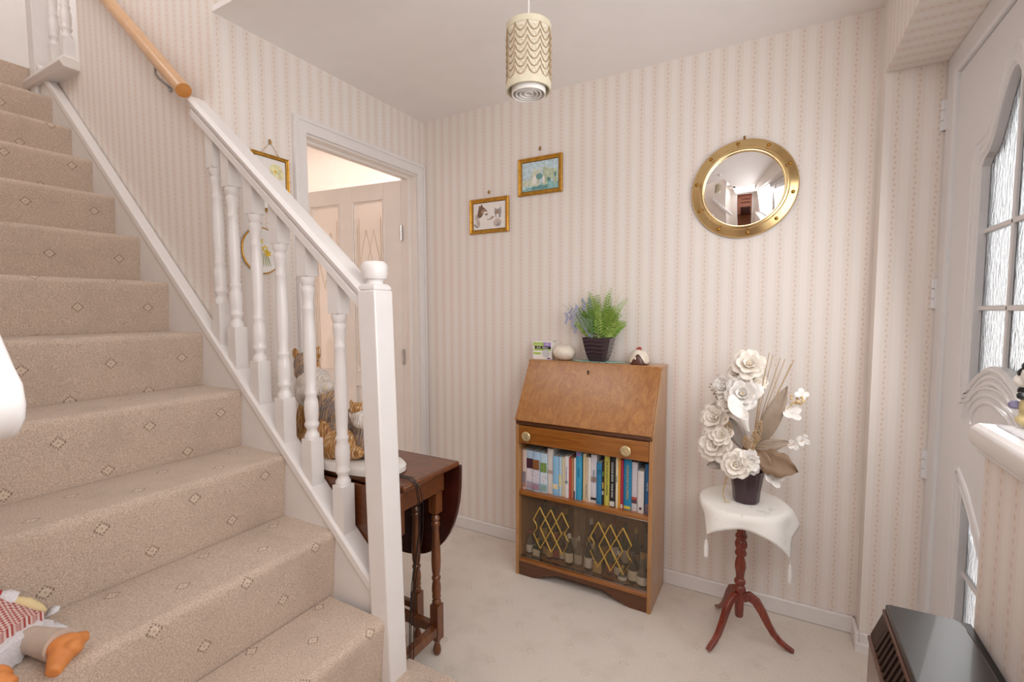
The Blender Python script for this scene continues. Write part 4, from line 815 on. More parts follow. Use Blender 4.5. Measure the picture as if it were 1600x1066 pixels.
def framed(name, label, M, w_, h_, fw, art, paper, hook_dz, cat='picture', cord=False, fdep=.014):
    """M maps (x right, z up, out) picture space to the world"""
    o = thing(name, tuple(M @ Vector((0, 0, 0))), label, cat, 'framed pictures'); W, H = w_ / 2, h_ / 2
    prof = [(0, 0), (0, fdep * .8), (fw * .2, fdep), (fw * .5, fdep * .8), (fw * .62, fdep * .62), (fw, fdep * .5), (fw, 0)]
    mb = MB(); rows = []
    for (a, b) in ((-1, -1), (1, -1), (1, 1), (-1, 1), (-1, -1)): rows.append([M @ Vector((a * (W - p), b * (H - p), q)) for p, q in prof])
    mb.grid(rows); mb.build('frame', 'gilt', o, smooth=False)
    li_ = MB(); rows = []
    for (a, b) in ((-1, -1), (1, -1), (1, 1), (-1, 1), (-1, -1)): rows.append([M @ Vector((a * (W - p), b * (H - p), q)) for p, q in ((fw, fdep * .55), (fw + .003, fdep * .45), (fw + .004, .004))])
    li_.grid(rows).build('slip', 'gilt_dark', o, smooth=False)
    vs = [M @ Vector((a * (W - fw), b * (H - fw), .0045)) for a, b in ((-1, -1), (1, -1), (1, 1), (-1, 1))]; pr_ = MB().add(vs, [(0, 1, 2, 3)]).build('print', paper, o, smooth=False)
    by = {}
    for i, (mt, cx, cz, pts) in enumerate(art): blob(by.setdefault(mt, MB()), cx, cz, pts, M, .0049 + .00012 * i)
    for mt, mb in by.items(): tag(mb.build('printed_shape', mt, pr_, smooth=False), None, kind='stuff')
    hk = MB().tube([M @ Vector((0, H + hook_dz - .012, .004)), M @ Vector((0, H + hook_dz + .008, .004))], .0035, 6).tube([M @ Vector((0, H + hook_dz - .008, .004)), M @ Vector((0, H + hook_dz - .010, .014)), M @ Vector((0, H + hook_dz, .015))], .0022, 6)
    hk.build('hook', 'brass_dark', o)
    if cord: MB().tube([M @ Vector((-.045, H - .005, .004)), M @ Vector((0, H + hook_dz - .006, .010)), M @ Vector((.045, H - .005, .004))], .0013, 5).build('cord', 'straw', o)
    return o
def MW(x, z): return Matrix(((1, 0, 0, x), (0, 0, -1, 0), (0, 1, 0, z), (0, 0, 0, 1)))
def MS(y, z): return Matrix(((0, 0, 1, 0), (1, 0, 0, y), (0, 1, 0, z), (0, 0, 0, 1)))
dogs1 = [('art_pinkgrey', -.075, -.02, oval(.012, .04, rot=.3)), ('art_pinkgrey', .052, -.04, oval(.026, .022)), ('art_brown', -.052, .032, [(-.026, -.03), (-.012, .028), (-.004, .022), (.004, .036), (.012, .020), (.030, .006), (.040, -.004), (.036, -.012), (.018, -.012), (.008, -.03), (-.008, -.042)]), ('art_tan', -.035, .025, oval(.018, .014)), ('art_brown', -.028, .012, [(0, 0), (.022, .002), (.012, -.012)]), ('art_white', -.022, .018, oval(.016, .006)),
 ('art_grey', .055, .015, [(-.018, .026), (-.010, .016), (.012, .018), (.020, .030), (.024, .0), (.018, -.03), (-.012, -.028), (-.020, .0)]), ('art_tan', .052, .01, oval(.011, .016)), ('art_white', .054, -.005, oval(.008, .012)), ('art_grey', .055, -.052, [(-.014, -.008), (-.006, .006), (.010, .008), (.018, -.008)]), ('art_tan', .020, -.012, oval(.014, .005, rot=.5)), ('art_grey', -.085, -.05, oval(.018, .006, rot=-.6)), ('art_grey', .0, -.02, oval(.014, .003))]
framed('framed_picture', 'gilt framed sketch of two collie dogs on white paper', MW(.462, 1.797), .250, .188, .019, dogs1, 'art_white', .035)
dogs2 = [('art_sky', 0, .04, [(-.11, -.02), (.11, -.02), (.11, .042), (-.11, .042)]), ('art_sand', -.05, -.028, [(-.06, -.02), (.05, -.02), (.05, .012), (-.06, .012)]), ('art_teal', .0, -.062, [(-.11, -.018), (.11, -.018), (.11, .022), (.03, .03), (-.02, .012), (-.07, .008), (-.11, -.004)]),
 ('art_sand', -.02, .0, [(-.02, -.05), (-.03, .0), (-.02, .03), (-.012, .046), (-.002, .03), (.014, .028), (.022, .044), (.026, .02), (.02, -.01), (.016, -.05)]), ('art_sage', .045, .0, [(-.03, -.05), (-.028, .03), (-.02, .052), (-.012, .036), (.03, .026), (.05, .02), (.055, -.01), (.048, -.05), (.036, -.05), (.03, -.024), (0, -.024), (-.006, -.05)]), ('art_teal_dark', -.004, -.004, oval(.018, .016)), ('art_teal_dark', .05, -.026, oval(.010, .012)), ('art_teal_dark', .085, -.005, oval(.006, .014)), ('art_teal_dark', .0, -.058, [(-.05, -.01), (-.04, .008), (-.02, .002), (.0, .012), (.03, .004), (.05, .01), (.04, -.012)]), ('art_white', -.03, -.02, oval(.012, .022)), ('art_white', .022, -.024, oval(.006, .02))]
framed('framed_picture', 'gilt framed painting of two dogs in pale blue and green', MW(.770, 1.970), .250, .190, .019, dogs2, 'art_sky', .042)
fl3 = [('art_lemon', .025, .06, oval(.030, .026)), ('art_lemon', .04, .045, oval(.02, .02)), ('art_yellow', .02, .055, oval(.006, .006)), ('art_teal_dark', .045, -.005, oval(.014, .010)), ('art_teal', .058, -.015, oval(.010, .012)), ('art_sage', -.01, -.03, oval(.02, .05)), ('art_lemon', -.03, .02, oval(.022, .02)), ('art_sky', .01, -.08, oval(.03, .02))]
framed('framed_picture', 'slim gilt framed flower print hanging from a hook beside the doorway', MS(-.975, 1.805), .163, .235, .011, fl3, 'art_white', .055, cord=True)
# oval daffodil plaque
op = thing('wall_plaque', (0, -1.027, 1.526), 'white oval plaque painted with yellow daffodils below the flower print', 'wall plaque'); Mo = MS(-1.027, 1.526)
rows = []
for i, (k, q) in enumerate(((1, 0), (1, .006), (.97, .011), (.9, .010), (.86, .007), (.0005, .007))): rows.append([Mo @ Vector((.083 * k * math.cos(a), .092 * k * math.sin(a), q)) for a in [2 * PI * j / 40 for j in range(41)]])
MB().grid(rows).build('plate', 'paper_white', op, ang=60)
MB().tube([Mo @ Vector((.083 * math.cos(a), .092 * math.sin(a), .0075)) for a in [2 * PI * j / 40 for j in range(40)]], .0035, 8, True).build('gilt_rim', 'gilt', op)
by = {}
for i, (mt, cx, cz, pts) in enumerate([('art_green', -.012 + .008 * k, -.035, oval(.002, .03, rot=.1 * (k - 2))) for k in range(6)] + [('art_yellow', cx, cz, [(.017 * (1 if j % 2 else .55) * math.cos(PI * j / 6), .017 * (1 if j % 2 else .55) * math.sin(PI * j / 6)) for j in range(12)]) for cx, cz in ((-.008, .038), (-.025, .012), (.012, .008), (-.018, -.018), (.024, -.01))] + [('art_sand', cx, cz, oval(.006, .006)) for cx, cz in ((-.008, .038), (-.025, .012), (.012, .008))]): blob(by.setdefault(mt, MB()), cx, cz, pts, Mo, .0075 + .0001 * i)
for mt, mb in by.items(): mb.build('painted_flower', mt, op, smooth=False)
MB().tube([Mo @ Vector((0, .098, .003)), Mo @ Vector((0, .112, .003))], .003, 6).build('hook', 'black_plastic', op)

# ------------------------------------------------------------------ convex porthole mirror
t = NT('mirror_glass'); t.set((.93, .93, .93, 1), .01, 1.0)
MX, MZ = 1.711, 1.784; mi = thing('porthole_mirror', (MX, 0, MZ), 'round convex porthole mirror in a riveted brass frame', 'mirror')
RX = Matrix.Rotation(PI / 2, 4, 'X')
MB().lathe([(.196, 0), (.202, .003), (.202, .012), (.198, .017), (.170, .026), (.166, .031), (.160, .032), (.156, .028), (.154, .016), (.154, 0)], (MX, 0, MZ), 72, RX).build('frame', 'brass', mi, ang=25)
Rg = .5; rows = []
gm = [(.155 * math.sin(PI / 2 * i / 12), .018 + math.sqrt(Rg ** 2 - (.155 * math.sin(PI / 2 * i / 12)) ** 2) - math.sqrt(Rg ** 2 - .155 ** 2)) for i in range(12, -1, -1)]
gm[-1] = (.0002, gm[-1][1]); MB().lathe(gm, (MX, 0, MZ), 72, RX).build('mirror_glass', 'mirror_glass', mi, ang=80)
for k in range(10):
    a = PI / 2 + .12 + 2 * PI * k / 10; MB().lathe([(.0075, 0), (.007, .004), (.0045, .007), (.0004, .008)], (MX + .184 * math.cos(a), -.0205, MZ + .184 * math.sin(a)), 14, RX).build('rivet', 'brass_dark', mi)
MB().tube([(MX, -.004, MZ + .204), (MX, -.006, MZ + .216)], .004, 8).build('hook', 'brass_dark', mi)

# ------------------------------------------------------------------ pendant lamp
t = NT('shade_cream'); t.set(t.mix(t.ramp(t.noise(t.vscale(t.pos(), (1, 1, .6)), 500, 2), .35, .65), lin('d6cbb4'), lin('ebe3d4')), .85); t.bump(t.noise(t.pos(), 600, 2), .5)
plain('cord_bronze', 'b09878', .5, .1); plain('lamp_rim', 'd8d0b8', .7)
LX, LY = 1.165, -.9; LR = .0665; L0, L1 = 1.952, 2.138
pl_ = thing('pendant_lamp', (LX, LY, L0), 'cylindrical cream pendant lampshade with bronze scalloped cords', 'lamp')
MB().lathe([(LR, L0), (LR, L1), (LR - .002, L1), (LR - .002, L0), (LR, L0)], (LX, LY, 0), 64, cap=False).build('shade', 'shade_cream', pl_)
for (z0, z1) in ((L0 - .002, L0 + .022), (L1 - .016, L1 + .002)): MB().lathe([(LR + .0018, z0), (LR + .0018, z1), (LR - .003, z1), (LR - .003, z0), (LR + .0018, z0)], (LX, LY, 0), 64, cap=False).build('rim_band', 'lamp_rim', pl_)
NSC = 11; st_ = (L1 - .018 - L0 - .024) / 7.0
for rw in range(7):
    z0 = L1 - .020 - rw * st_; mb = MB(); mb2 = MB(); pts = []
    for k in range(NSC * 10):
        f = (k / 10) % 1; pts.append((LX + (LR + .0018) * math.cos(2 * PI * k / (NSC * 10)), LY + (LR + .0018) * math.sin(2 * PI * k / (NSC * 10)), z0 - .026 * (1 - abs(2 * f - 1) ** 2.2) + .004))
    mb.tube(pts, .0016, 5, True); mb.build('scallop_cord', 'cord_bronze', pl_)
    pts = []
    for k in range(NSC):
        c = 2 * PI * (k + .5) / NSC; mb2.tube([(LX + (LR + .001) * math.cos(c + .09 * math.cos(q)), LY + (LR + .001) * math.sin(c + .09 * math.cos(q)), z0 - .013 + .007 * math.sin(q)) for q in [PI * j / 4 for j in range(8)]], .0009, 4, True)
    mb2.build('loop_trim', 'lamp_rim', pl_)
for k, (r, dz) in enumerate(((.052, -.007), (.040, -.006), (.028, -.005), (.015, -.004))): MB().lathe([(r, L0 + dz - .006), (r, L0 + dz + .03), (r - .003, L0 + dz + .03), (r - .003, L0 + dz - .006), (r, L0 + dz - .006)], (LX, LY, 0), 40, cap=False).build('diffuser_ring', 'paper_white', pl_)
mb = MB()
for a in (0, PI / 3, 2 * PI / 3): mb.tube([(LX + LR * math.cos(a), LY + LR * math.sin(a), L0 + .03), (LX - LR * math.cos(a), LY - LR * math.sin(a), L0 + .03)], .0016, 5)
mb.build('spider', 'chrome', pl_)
MB().lathe([(.022, L1 - .06), (.024, L1 - .02), (.014, L1 - .005), (.008, L1 + .004)], (LX, LY, 0), 20).build('lamp_holder', 'paper_white', pl_)
mb = MB()
for a in (0, PI / 2): mb.tube([(LX + LR * math.cos(a), LY + LR * math.sin(a), L1 - .004), (LX - LR * math.cos(a), LY - LR * math.sin(a), L1 - .004)], .0016, 5)
mb.build('top_spider', 'chrome', pl_)
MB().tube([(LX, LY, L1), (LX, LY, 2.37)], .0028, 8).build('flex', 'paper_white', pl_)
MB().lathe([(.012, 2.345), (.03, 2.36), (.045, 2.372), (.048, 2.38)], (LX, LY, 0), 24).build('ceiling_rose', 'paper_white', pl_)

# ------------------------------------------------------------------ gate-leg table
gt = thing('gateleg_table', (.53, -1.0, 0), 'dark oak gate-leg table with drop leaves tucked behind the newel post', 'table')
MB().box(.20, .858, -1.145, -.850, .714, .735).build('top', 'oak_dark', gt, bevel=.007, seg=3)
MB().box(.25, .812, -1.112, -.884, .63, .714).build('apron', 'oak_dark', gt, bevel=.002)
def dleaf(y):
    n = 24; pts = [(.20, .716), (.858, .716)] + [(.529 + .329 * math.copysign(abs(math.cos(PI * k / n)) ** .75, math.cos(PI * k / n)), .70 - .385 * math.sin(PI * k / n) ** .85) for k in range(n + 1)]
    return MB().prism(pts, 1, y, y + .014)
dleaf(-.848).build('drop_leaf', 'mahogany_shade', gt, bevel=.003); dleaf(-1.163).build('drop_leaf', 'oak_dark', gt, bevel=.003)  # far leaf darker than near one; its shade is put into the colour
def tleg(x, y, top=.70, par=gt, foot=True):
    h = .0175; mb = MB().box(x - h, x + h, y - h, y + h, .545, top).box(x - h, x + h, y - h, y + h, .062, .195)
    mb.lathe([(.0105, .535), (.0145, .528), (.017, .52), (.012, .512), (.0165, .505), (.0165, .498), (.0125, .49), (.014, .45), (.0165, .40), (.0175, .36), (.016, .325), (.0125, .305), (.0165, .30), (.0165, .293), (.013, .286), (.016, .27), (.0175, .25), (.0145, .232), (.0165, .228), (.0165, .222), (.0125, .215), (.0165, .209), (.0165, .203), (.0145, .197)][::-1], (x, y, 0), 18)
    mb.add([(x - h, y - h, .545), (x + h, y - h, .545), (x + h, y + h, .545), (x - h, y + h, .545), (x, y, .53)], [(0, 1, 4), (1, 2, 4), (2, 3, 4), (3, 0, 4)])
    if foot: mb.lathe([(.009, 0), (.0135, .006), (.0155, .018), (.013, .032), (.009, .042), (.012, .052), (.0165, .062)], (x, y, 0), 18)
    return mb.build('leg', 'oak_leg', par, ang=40)
for (x, y) in ((.781, -.897), (.781, -1.098), (.28, -.897), (.28, -1.098)): tleg(x, y)
for (x0, x1, ya, yb) in ((.772, .790, -1.08, -.915), (.271, .289, -1.08, -.915)): MB().box(x0 - .006, x1 + .006, ya, yb, .085, .118).build('stretcher', 'oak_leg', gt, bevel=.002)
for y in (-.897, -1.098): MB().box(.298, .763, y - .013, y + .013, .085, .118).build('stretcher', 'oak_leg', gt, bevel=.002)
tleg(.665, -.872, .69); MB().box(.45, .648, -.882, -.862, .125, .15).build('gate_rail', 'oak_leg', gt, bevel=.002); MB().box(.45, .648, -.882, -.862, .62, .65).build('gate_rail', 'oak_leg', gt, bevel=.002)
tleg(.40, -1.128, .69); MB().box(.42, .60, -1.135, -1.12, .125, .15).build('gate_rail', 'oak_leg', gt, bevel=.002); MB().box(.42, .60, -1.135, -1.12, .62, .65).build('gate_rail', 'oak_leg', gt, bevel=.002)
# cable over the table end
cb = thing('power_cable', (.87, -1.1, .74), 'thin black cable looped over the end of the gate-leg table', 'cable')
for k, (dy, dz, dx) in enumerate(((0, 0, 0), (.009, -.012, .004), (-.010, .0, .003))):
    MB().tube([(.70, -1.06 + dy, .7385), (.79, -1.085 + dy, .7395), (.845, -1.095 + dy, .744), (.868 + dx, -1.096 + dy, .728 + dz), (.873 + dx, -1.088 + dy, .66), (.875 + dx, -1.092 + dy, .58), (.872 + dx, -1.108 + dy, .50), (.868 + dx, -1.122 + dy, .42), (.86 + dx, -1.125 + dy, .30), (.85 + dx, -1.12 + dy, .12), (.84 + dx, -1.06 + dy, .006)], .0016, 6).build('strand', 'black_plastic', cb)
# ------------------------------------------------------------------ dog figurines
def fur(name, stops, scale=1.0):
    t = NT(name); o = t.obj(); z = t.sep(o)
    n = t.noise(t.vscale(o, (16, 16, 7)), 1.6, 4, .6, 2.5); k = t.ramp(n, .35, .65)
    w_ = t.n('ShaderNodeTexWave', wave_type='BANDS', bands_direction='X'); t.put(w_.inputs['Vector'], t.vscale(o, (1, 1, .25))); w_.inputs['Scale'].default_value = 34; w_.inputs['Distortion'].default_value = 9; w_.inputs['Detail'].default_value = 3; w_.inputs['Detail Scale'].default_value = 1.4
    f = t.M('ADD', t.M('MULTIPLY', k, .55), t.M('MULTIPLY', w_.outputs[1] if False else w_.outputs[0], .45))
    r = t.n('ShaderNodeValToRGB'); t.put(r.inputs[0], f); e = r.color_ramp.elements
    for i, (p_, c_) in enumerate(stops):
        q = e[i] if i < 2 else e.new(p_)
        q.position = p_; q.color = lin(c_)
    t.set(r.outputs[0], .35); t.bump(w_.outputs[0], .5, .006); return name
fur('fur_back', [(.2, '6a605e'), (.45, '938480'), (.65, 'a88a6c'), (.85, 'c9a87c')]); fur('fur_gold', [(.15, '94663a'), (.45, 'c08c4e'), (.7, 'd6ab70'), (.9, 'e9d6bc')]); fur('fur_white', [(.1, 'd2c4b4'), (.5, 'e8e2dc'), (.8, 'f2efec'), (.95, 'e6d3b4')])
plain('china_white', 'e9e6e2', .2, var=.03)
def clay(parts, name, mat, parent, vox=.006):
    mb = MB()
    for (c, r, *rot) in parts:
        M = Matrix.Rotation(rot[0], 4, 'Y') if rot else None; mb.ell(c, r, 16, M)
    o = mb.build(name, mat, parent); k = o.modifiers.new('r', 'REMESH'); k.mode = 'VOXEL'; k.voxel_size = vox; k.use_smooth_shade = True; k = o.modifiers.new('m', 'SMOOTH'); k.iterations = 3; k.factor = .5; return o
DB = .735
df = thing('dog_figurine', (.53, -1.06, DB), 'china group of a large seated collie with its puppy on a white base', 'figurine')
rows = []
for (k, z) in ((.93, 0), (1, .004), (1, .020), (.96, .028), (.9, .031), (.0005, .031)): rows.append([(.535 + .235 * k * math.copysign(abs(math.cos(a)) ** .8, math.cos(a)), -1.065 + .098 * k * math.copysign(abs(math.sin(a)) ** .8, math.sin(a)), DB + z) for a in [2 * PI * j / 48 for j in range(49)]])
MB().grid(rows).build('base', 'china_white', df, ang=40)
Z = DB + .03
clay([((.46, -1.065, Z + .07), (.10, .062, .075)), ((.43, -1.065, Z + .13), (.085, .058, .09), -.3), ((.385, -1.065, Z + .20), (.074, .056, .075), -.3), ((.52, -1.08, Z + .05), (.085, .055, .06)), ((.50, -1.01, Z + .045), (.06, .04, .05))], 'body', 'fur_back', df)
clay([((.54, -1.10, Z + .05), (.065, .040, .058)), ((.585, -1.095, Z + .03), (.05, .03, .028)), ((.47, -1.122, Z + .075), (.04, .018, .06), -.3), ((.50, -1.128, Z + .04), (.05, .020, .045)), ((.305, -1.07, Z + .10), (.028, .04, .11), .1), ((.335, -1.09, Z + .03), (.05, .03, .03))], 'haunch', 'fur_gold', df)
clay([((.355, -1.07, Z + .258), (.070, .056, .052)), ((.385, -1.078, Z + .225), (.080, .058, .036), -.3), ((.32, -1.07, Z + .22), (.045, .05, .07))], 'ruff', 'fur_white', df)
clay([((.315, -1.065, Z + .308), (.052, .046, .048)), ((.275, -1.035, Z + .285), (.026, .036, .024)), ((.278, -1.085, Z + .350), (.016, .010, .030), -.25), ((.362, -1.055, Z + .356), (.016, .010, .032), .25), ((.325, -1.068, Z + .285), (.055, .048, .04))], 'head', 'fur_gold', df, .005)
clay([((.318, -1.072, Z + .318), (.047, .043, .046)), ((.33, -1.078, Z + .285), (.042, .044, .04))], 'head_patch', 'fur_back', df, .005)
clay([((.60, -1.06, Z + .06), (.045, .042, .062)), ((.59, -1.06, Z + .115), (.036, .036, .05)), ((.63, -1.06, Z + .03), (.04, .035, .03)), ((.565, -1.06, Z + .04), (.02, .035, .045))], 'puppy_body', 'fur_back', df, .005)
clay([((.585, -1.065, Z + .145), (.032, .03, .03)), ((.60, -1.065, Z + .125), (.036, .034, .022))], 'puppy_ruff', 'fur_white', df, .005)
clay([((.575, -1.065, Z + .170), (.028, .027, .026)), ((.55, -1.06, Z + .163), (.022, .013, .013)), ((.562, -1.08, Z + .193), (.008, .006, .014)), ((.592, -1.05, Z + .193), (.008, .006, .014))], 'puppy_head', 'fur_gold', df, .004)

# ------------------------------------------------------------------ rag doll on the third step
t = NT('gingham'); o = t.sep(t.vscale(t.obj(), (1, 1, 1)))
ga = t.M('GREATER_THAN', t.M('FRACT', t.M('MULTIPLY', o[0], 130)), .5); gb = t.M('GREATER_THAN', t.M('FRACT', t.M('MULTIPLY', o[1], 130)), .5)
t.set(t.mix(t.M('MULTIPLY', t.M('ADD', ga, gb), .5), lin('e2cfc8'), lin('a8403c')), .9)
plain('doll_skin', 'e3cf9f', .7); plain('doll_orange', 'd98a4a', .6, var=.15, scale=40); plain('doll_sock', 'c9b8aa', .85, bump=.3); plain('lace_white', 'e2e0e4', .9, var=.1, scale=200, bump=.6, bscale=300); plain('doll_red', 'b03438', .7)
SZ = ZN[3]
do = thing('rag_doll', (.42, -1.93, SZ), 'rag doll in red gingham dress with orange shoes lying on the stairs', 'doll')
def loft(mb, secs, n=20):
    rows = []
    for (c, u, v) in secs:
        c, u, v = Vector(c), Vector(u), Vector(v); rows.append([c + u * math.cos(2 * PI * k / n) + v * math.sin(2 * PI * k / n) for k in range(n + 1)])
    mb.grid(rows); mb.add(rows[0][:n], [tuple(range(n))]); mb.add(rows[-1][:n], [tuple(range(n - 1, -1, -1))]); return mb
PD = Vector((-.6, .8, 0)); UZ = Vector((0, 0, 1))
def skirt_loft(secs, n):
    return loft(MB(), [(c, PD * w_, UZ * h_) for c, w_, h_ in secs], n)
dr_ = skirt_loft([((.398, -1.972, SZ + .105), .040, .030), ((.425, -1.966, SZ + .088), .058, .036), ((.46, -1.96, SZ + .068), .080, .037), ((.50, -1.956, SZ + .052), .098, .034), ((.54, -1.952, SZ + .042), .112, .031)], 40)
dr_.v = [(x, y, max(z, SZ + .004) + .004 * math.sin((y - x) * 120)) for x, y, z in dr_.v]; dr_.build('dress', 'gingham', do, ang=80)
lc = skirt_loft([((.52, -1.954, SZ + .030), .108, .026), ((.562, -1.948, SZ + .026), .118, .024)], 64)
lc.v = [(x + .003 * math.sin((y - x) * 260), y, max(z, SZ + .003) + .003 * math.sin((y - x) * 200)) for x, y, z in lc.v]; lc.build('petticoat', 'lace_white', do, ang=80)
MB().ell((.452, -1.985, SZ + .100), (.038, .038, .012), 16, Matrix.Rotation(.6, 4, 'Y')).build('apron', 'doll_skin', do)
def limb(pts, rs, name, mat, par=do, n=14):
    return MB().tube(pts, rs, n).build(name, mat, par, ang=70)
limb([(.402, -1.985, SZ + .13), (.405, -1.945, SZ + .115), (.412, -1.918, SZ + .095)], [.022, .022, .014], 'sleeve', 'doll_red')
limb([(.411, -1.922, SZ + .096), (.415, -1.908, SZ + .086), (.420, -1.894, SZ + .078)], [.013, .020, .017], 'cuff', 'lace_white')
limb([(.419, -1.897, SZ + .078), (.432, -1.880, SZ + .066), (.448, -1.866, SZ + .052), (.458, -1.858, SZ + .044)], [.010, .013, .011, .005], 'arm', 'doll_skin')
bw = MB()
for (p_, q_) in (((.462, -1.862, SZ + .030), (.455, -1.838, SZ + .042)), ((.470, -1.866, SZ + .026), (.520, -1.852, SZ + .016))):
    p_, q_ = Vector(p_), Vector(q_); d = (q_ - p_).normalized(); sd = d.cross(UZ).normalized(); bw.add([p_, p_ + d * .02 + sd * .014, q_ + sd * .012 + UZ * .004, q_ - sd * .014, p_ + d * .02 - sd * .014], [(0, 1, 2, 3, 4)])
bw.build('bow', 'lace_white', do, solid=.003)
limb([(.515, -1.900, SZ + .028), (.555, -1.890, SZ + .029), (.592, -1.880, SZ + .030), (.604, -1.877, SZ + .031)], [.024, .027, .030, .031], 'sock', 'doll_sock')
def shoe(c, a1, a2, k=1):
    c, a1, a2 = Vector(c), Vector(a1), Vector(a2); out = (c - Vector((.6, -1.878, SZ + .03))); sh = MB()
    sh.ell(tuple(c), (.024, .030, .026), 18, Matrix.Rotation(-.5, 4, 'Z')); sh.tube([c, c.lerp(a1, .5) + UZ * .004, a1], [.022, .014, .011], 14); sh.tube([c, c.lerp(a2, .55) + UZ * .002, a2], [.024, .019, .012], 14)
    sh.ell(tuple(c + Vector((.022, .004, .006))), (.016, .017, .016), 14); sh.ell(tuple(c + Vector((.020, -.016, .0))), (.013, .013, .014), 14)
    o = sh.build('shoe', 'doll_orange', do, ang=80); m_ = o.modifiers.new('r', 'REMESH'); m_.mode = 'VOXEL'; m_.voxel_size = .0035; m_.use_smooth_shade = True
shoe((.618, -1.874, SZ + .030), (.612, -1.838, SZ + .030), (.664, -1.908, SZ + .016))
limb([(.54, -1.99, SZ + .026), (.585, -1.985, SZ + .024)], [.026, .029], 'sock', 'doll_sock')
shoe((.605, -1.975, SZ + .026), (.64, -1.955, SZ + .020), (.66, -2.0, SZ + .016))
limb([(.398, -2.0, SZ + .15), (.40, -1.985, SZ + .12)], [.03, .035], 'bodice', 'doll_red')

# ------------------------------------------------------------------ wall heater
plain('heater_brown', '2c1d18', .35, var=.12, scale=30); plain('heater_top', '1d1a1b', .28, var=.1, scale=30, Coat_Weight=.2); plain('heater_panel', '8f807a', .3, var=.04); plain('heater_trim', '5a3a2c', .35)
he = thing('wall_heater', (2.1, -1.4, .1), 'dark brown slatted heater mounted on the low ledge wall', 'heater')
HY0, HY1, HT = -1.80, -1.118, .72
MB().prism([(2.032, .648), (2.052, HT - .014), (2.16, HT - .014), (2.16, .12), (2.032, .12)], 1, HY0, HY1).build('body', 'heater_brown', he, bevel=.002)
MB().prism([(2.020, .12), (2.032, .12), (2.032, .644), (2.024, .644)], 1, HY0 + .005, HY1 - .006).build('front_panel', 'heater_panel', he, bevel=.002)
MB().box(2.022, 2.034, HY0 + .004, HY1 - .004, .643, .650).build('panel_trim', 'heater_trim', he)
mb = MB().prism([(2.046, HY0), (2.046, HY1 - .004), (2.052, HY1), (2.146, HY1 + .004), (2.156, HY1 - .004), (2.160, HY1 - .05), (2.160, HY0)], 2, HT - .014, HT); mb.build('top', 'heater_top', he, bevel=.004)
MB().box(2.043, 2.052, HY0, HY1, HT - .022, HT - .012).build('top_trim', 'heater_trim', he, bevel=.002)
MB().prism([(2.031, .652), (2.0335, .652), (2.0495, .698), (2.047, .698)], 1, HY0 + .02, HY1 - .045).build('grille_back', 'black_gap', he)
for (p_, q_) in ((HY1 - .045, HY1), (HY0, HY0 + .02)): MB().prism([(2.026, .650), (2.034, .650), (2.052, .70), (2.044, .70)], 1, p_, q_).build('end_panel', 'heater_brown', he, bevel=.002)
ns = 34
for k in range(ns):
    y = HY1 - .052 - k * (HY1 - HY0 - .08) / (ns - 1); MB().prism([(2.026, .651), (2.032, .651), (2.049, .699), (2.0435, .699)], 1, y - .0045, y + .0045).build('slat', 'heater_brown', he, smooth=False)
MB().box(2.157, 2.18, HY0 + .05, HY1 + .035, .25, .702).build('wall_bracket', 'black_plastic', he, bevel=.003)
# ------------------------------------------------------------------ figurine on the ledge
plain('fig_black', '1e2024', .3); plain('fig_yellow', 'd6c690', .4, var=.15, scale=60); plain('fig_violet', '8a86a8', .4)
fg = thing('cow_figurine', (2.2270, -1.11, 1.078), 'small black and white headed figurine in yellow on the ledge', 'figurine')
fz = 1.0812
clay([((2.2390, -1.112, fz + .035), (.026, .026, .036)), ((2.2390, -1.112, fz + .012), (.03, .03, .014))], 'body', 'fig_yellow', fg, .003)
clay([((2.2350, -1.108, fz + .088), (.022, .022, .024)), ((2.2220, -1.097, fz + .078), (.014, .014, .012))], 'head', 'china_white', fg, .0025)
mb = MB()
for (a, b, c, r) in ((.010, -.008, .098, .017), (-.006, .006, .102, .015), (-.014, .010, .092, .010), (-.018, .016, .074, .006), (.018, .012, .085, .012), (-.010, .024, .060, .008), (.008, .026, .045, .008), (-.004, .026, .03, .007), (-.022, -.008, .055, .007)): mb.ell((2.2350 + a, -1.112 + b, fz + c), (r, r, r), 10)
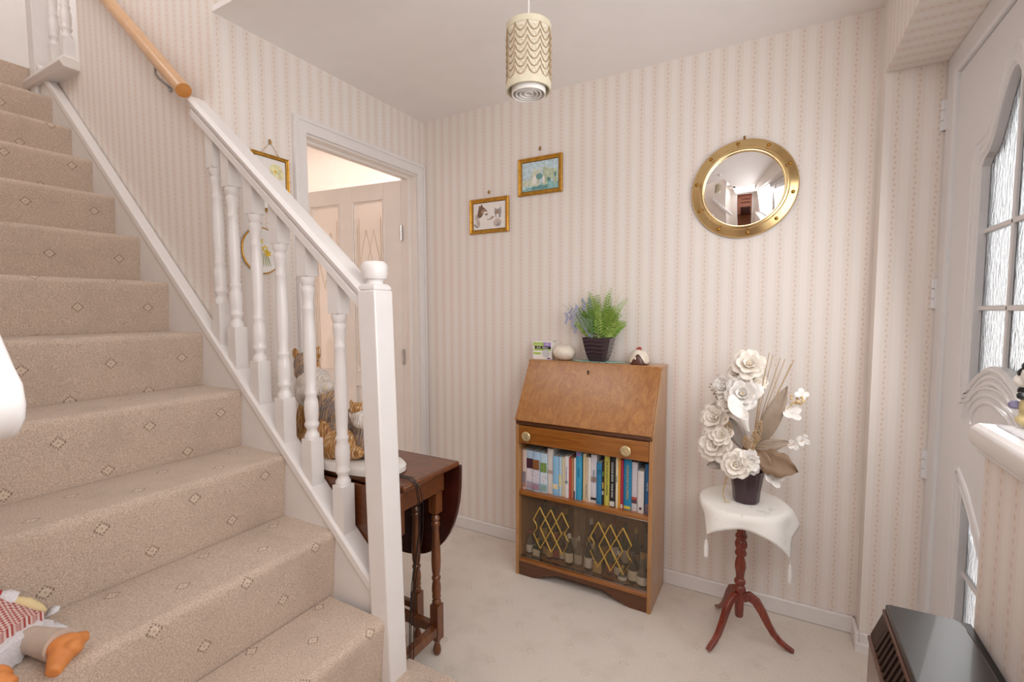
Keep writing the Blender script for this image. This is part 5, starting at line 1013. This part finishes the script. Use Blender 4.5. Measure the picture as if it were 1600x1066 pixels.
mb.build('patches', 'fig_black', fg)
MB().ell((2.2130, -1.098, fz + .036), (.010, .010, .008), 10).build('bow', 'fig_violet', fg)
# lace mat on the ledge
mb = MB().grid([[(2.19 + .13 * i / 8, -1.50 + .405 * j / 24, 1.0792 + .0006 * math.sin(j * 1.9 + i)) for j in range(25)] for i in range(9)])
tag(mb.build('lace_mat', 'lace_white', solid=.001), 'white lace mat under the figurine on the ledge', 'mat')

# ------------------------------------------------------------------ armchair beyond the inner door, kitchen furniture seen in the mirror
t = NT('armchair_fabric'); p = t.pos(); n = t.ramp(t.noise(p, 30, 3, .6, 2), .5, .58)
t.set(t.mix(t.M('MULTIPLY', n, .6), lin('e0d4c4'), lin('a5917c')), .9)
ac = thing('armchair', (-1.7, .75, 0), 'patterned beige armchair glimpsed through the inner door', 'armchair')
MB().box(-2.15, -1.35, .45, 1.05, .12, .42).build('seat', 'armchair_fabric', ac, bevel=.05, seg=3); MB().box(-2.15, -1.35, 1.0, 1.25, .2, 1.02).build('backrest', 'armchair_fabric', ac, bevel=.07, seg=3)
for (a, b) in ((-2.30, -2.12), (-1.38, -1.20)): MB().box(a, b, .45, 1.2, .12, .62).build('armrest', 'armchair_fabric', ac, bevel=.06, seg=3)
for x in (-2.2, -1.3):
    for y in (.52, 1.15): MB().lathe([(.018, 0), (.025, .12)], (x, y, 0), 12).build('leg', 'oak_leg', ac)
kd = thing('kitchen_dresser', (1.7, -6.3, 0), 'dark dresser against the pink kitchen wall seen in the mirror', 'dresser')
MB().box(1.2, 2.2, -6.58, -6.15, .08, .85).build('base_cabinet', 'oak_dark', kd, bevel=.005); MB().box(1.17, 2.23, -6.6, -6.12, .85, .89).build('worktop', 'mahogany_shade', kd, bevel=.004)
for x in (1.22, 1.72): MB().box(x, x + .46, -6.15, -6.13, .14, .8).build('door', 'mahogany_shade', kd, bevel=.004)
for z in (1.45, 1.8): MB().box(1.2, 2.2, -6.6, -6.4, z, z + .03).build('shelf', 'oak_dark', kd)
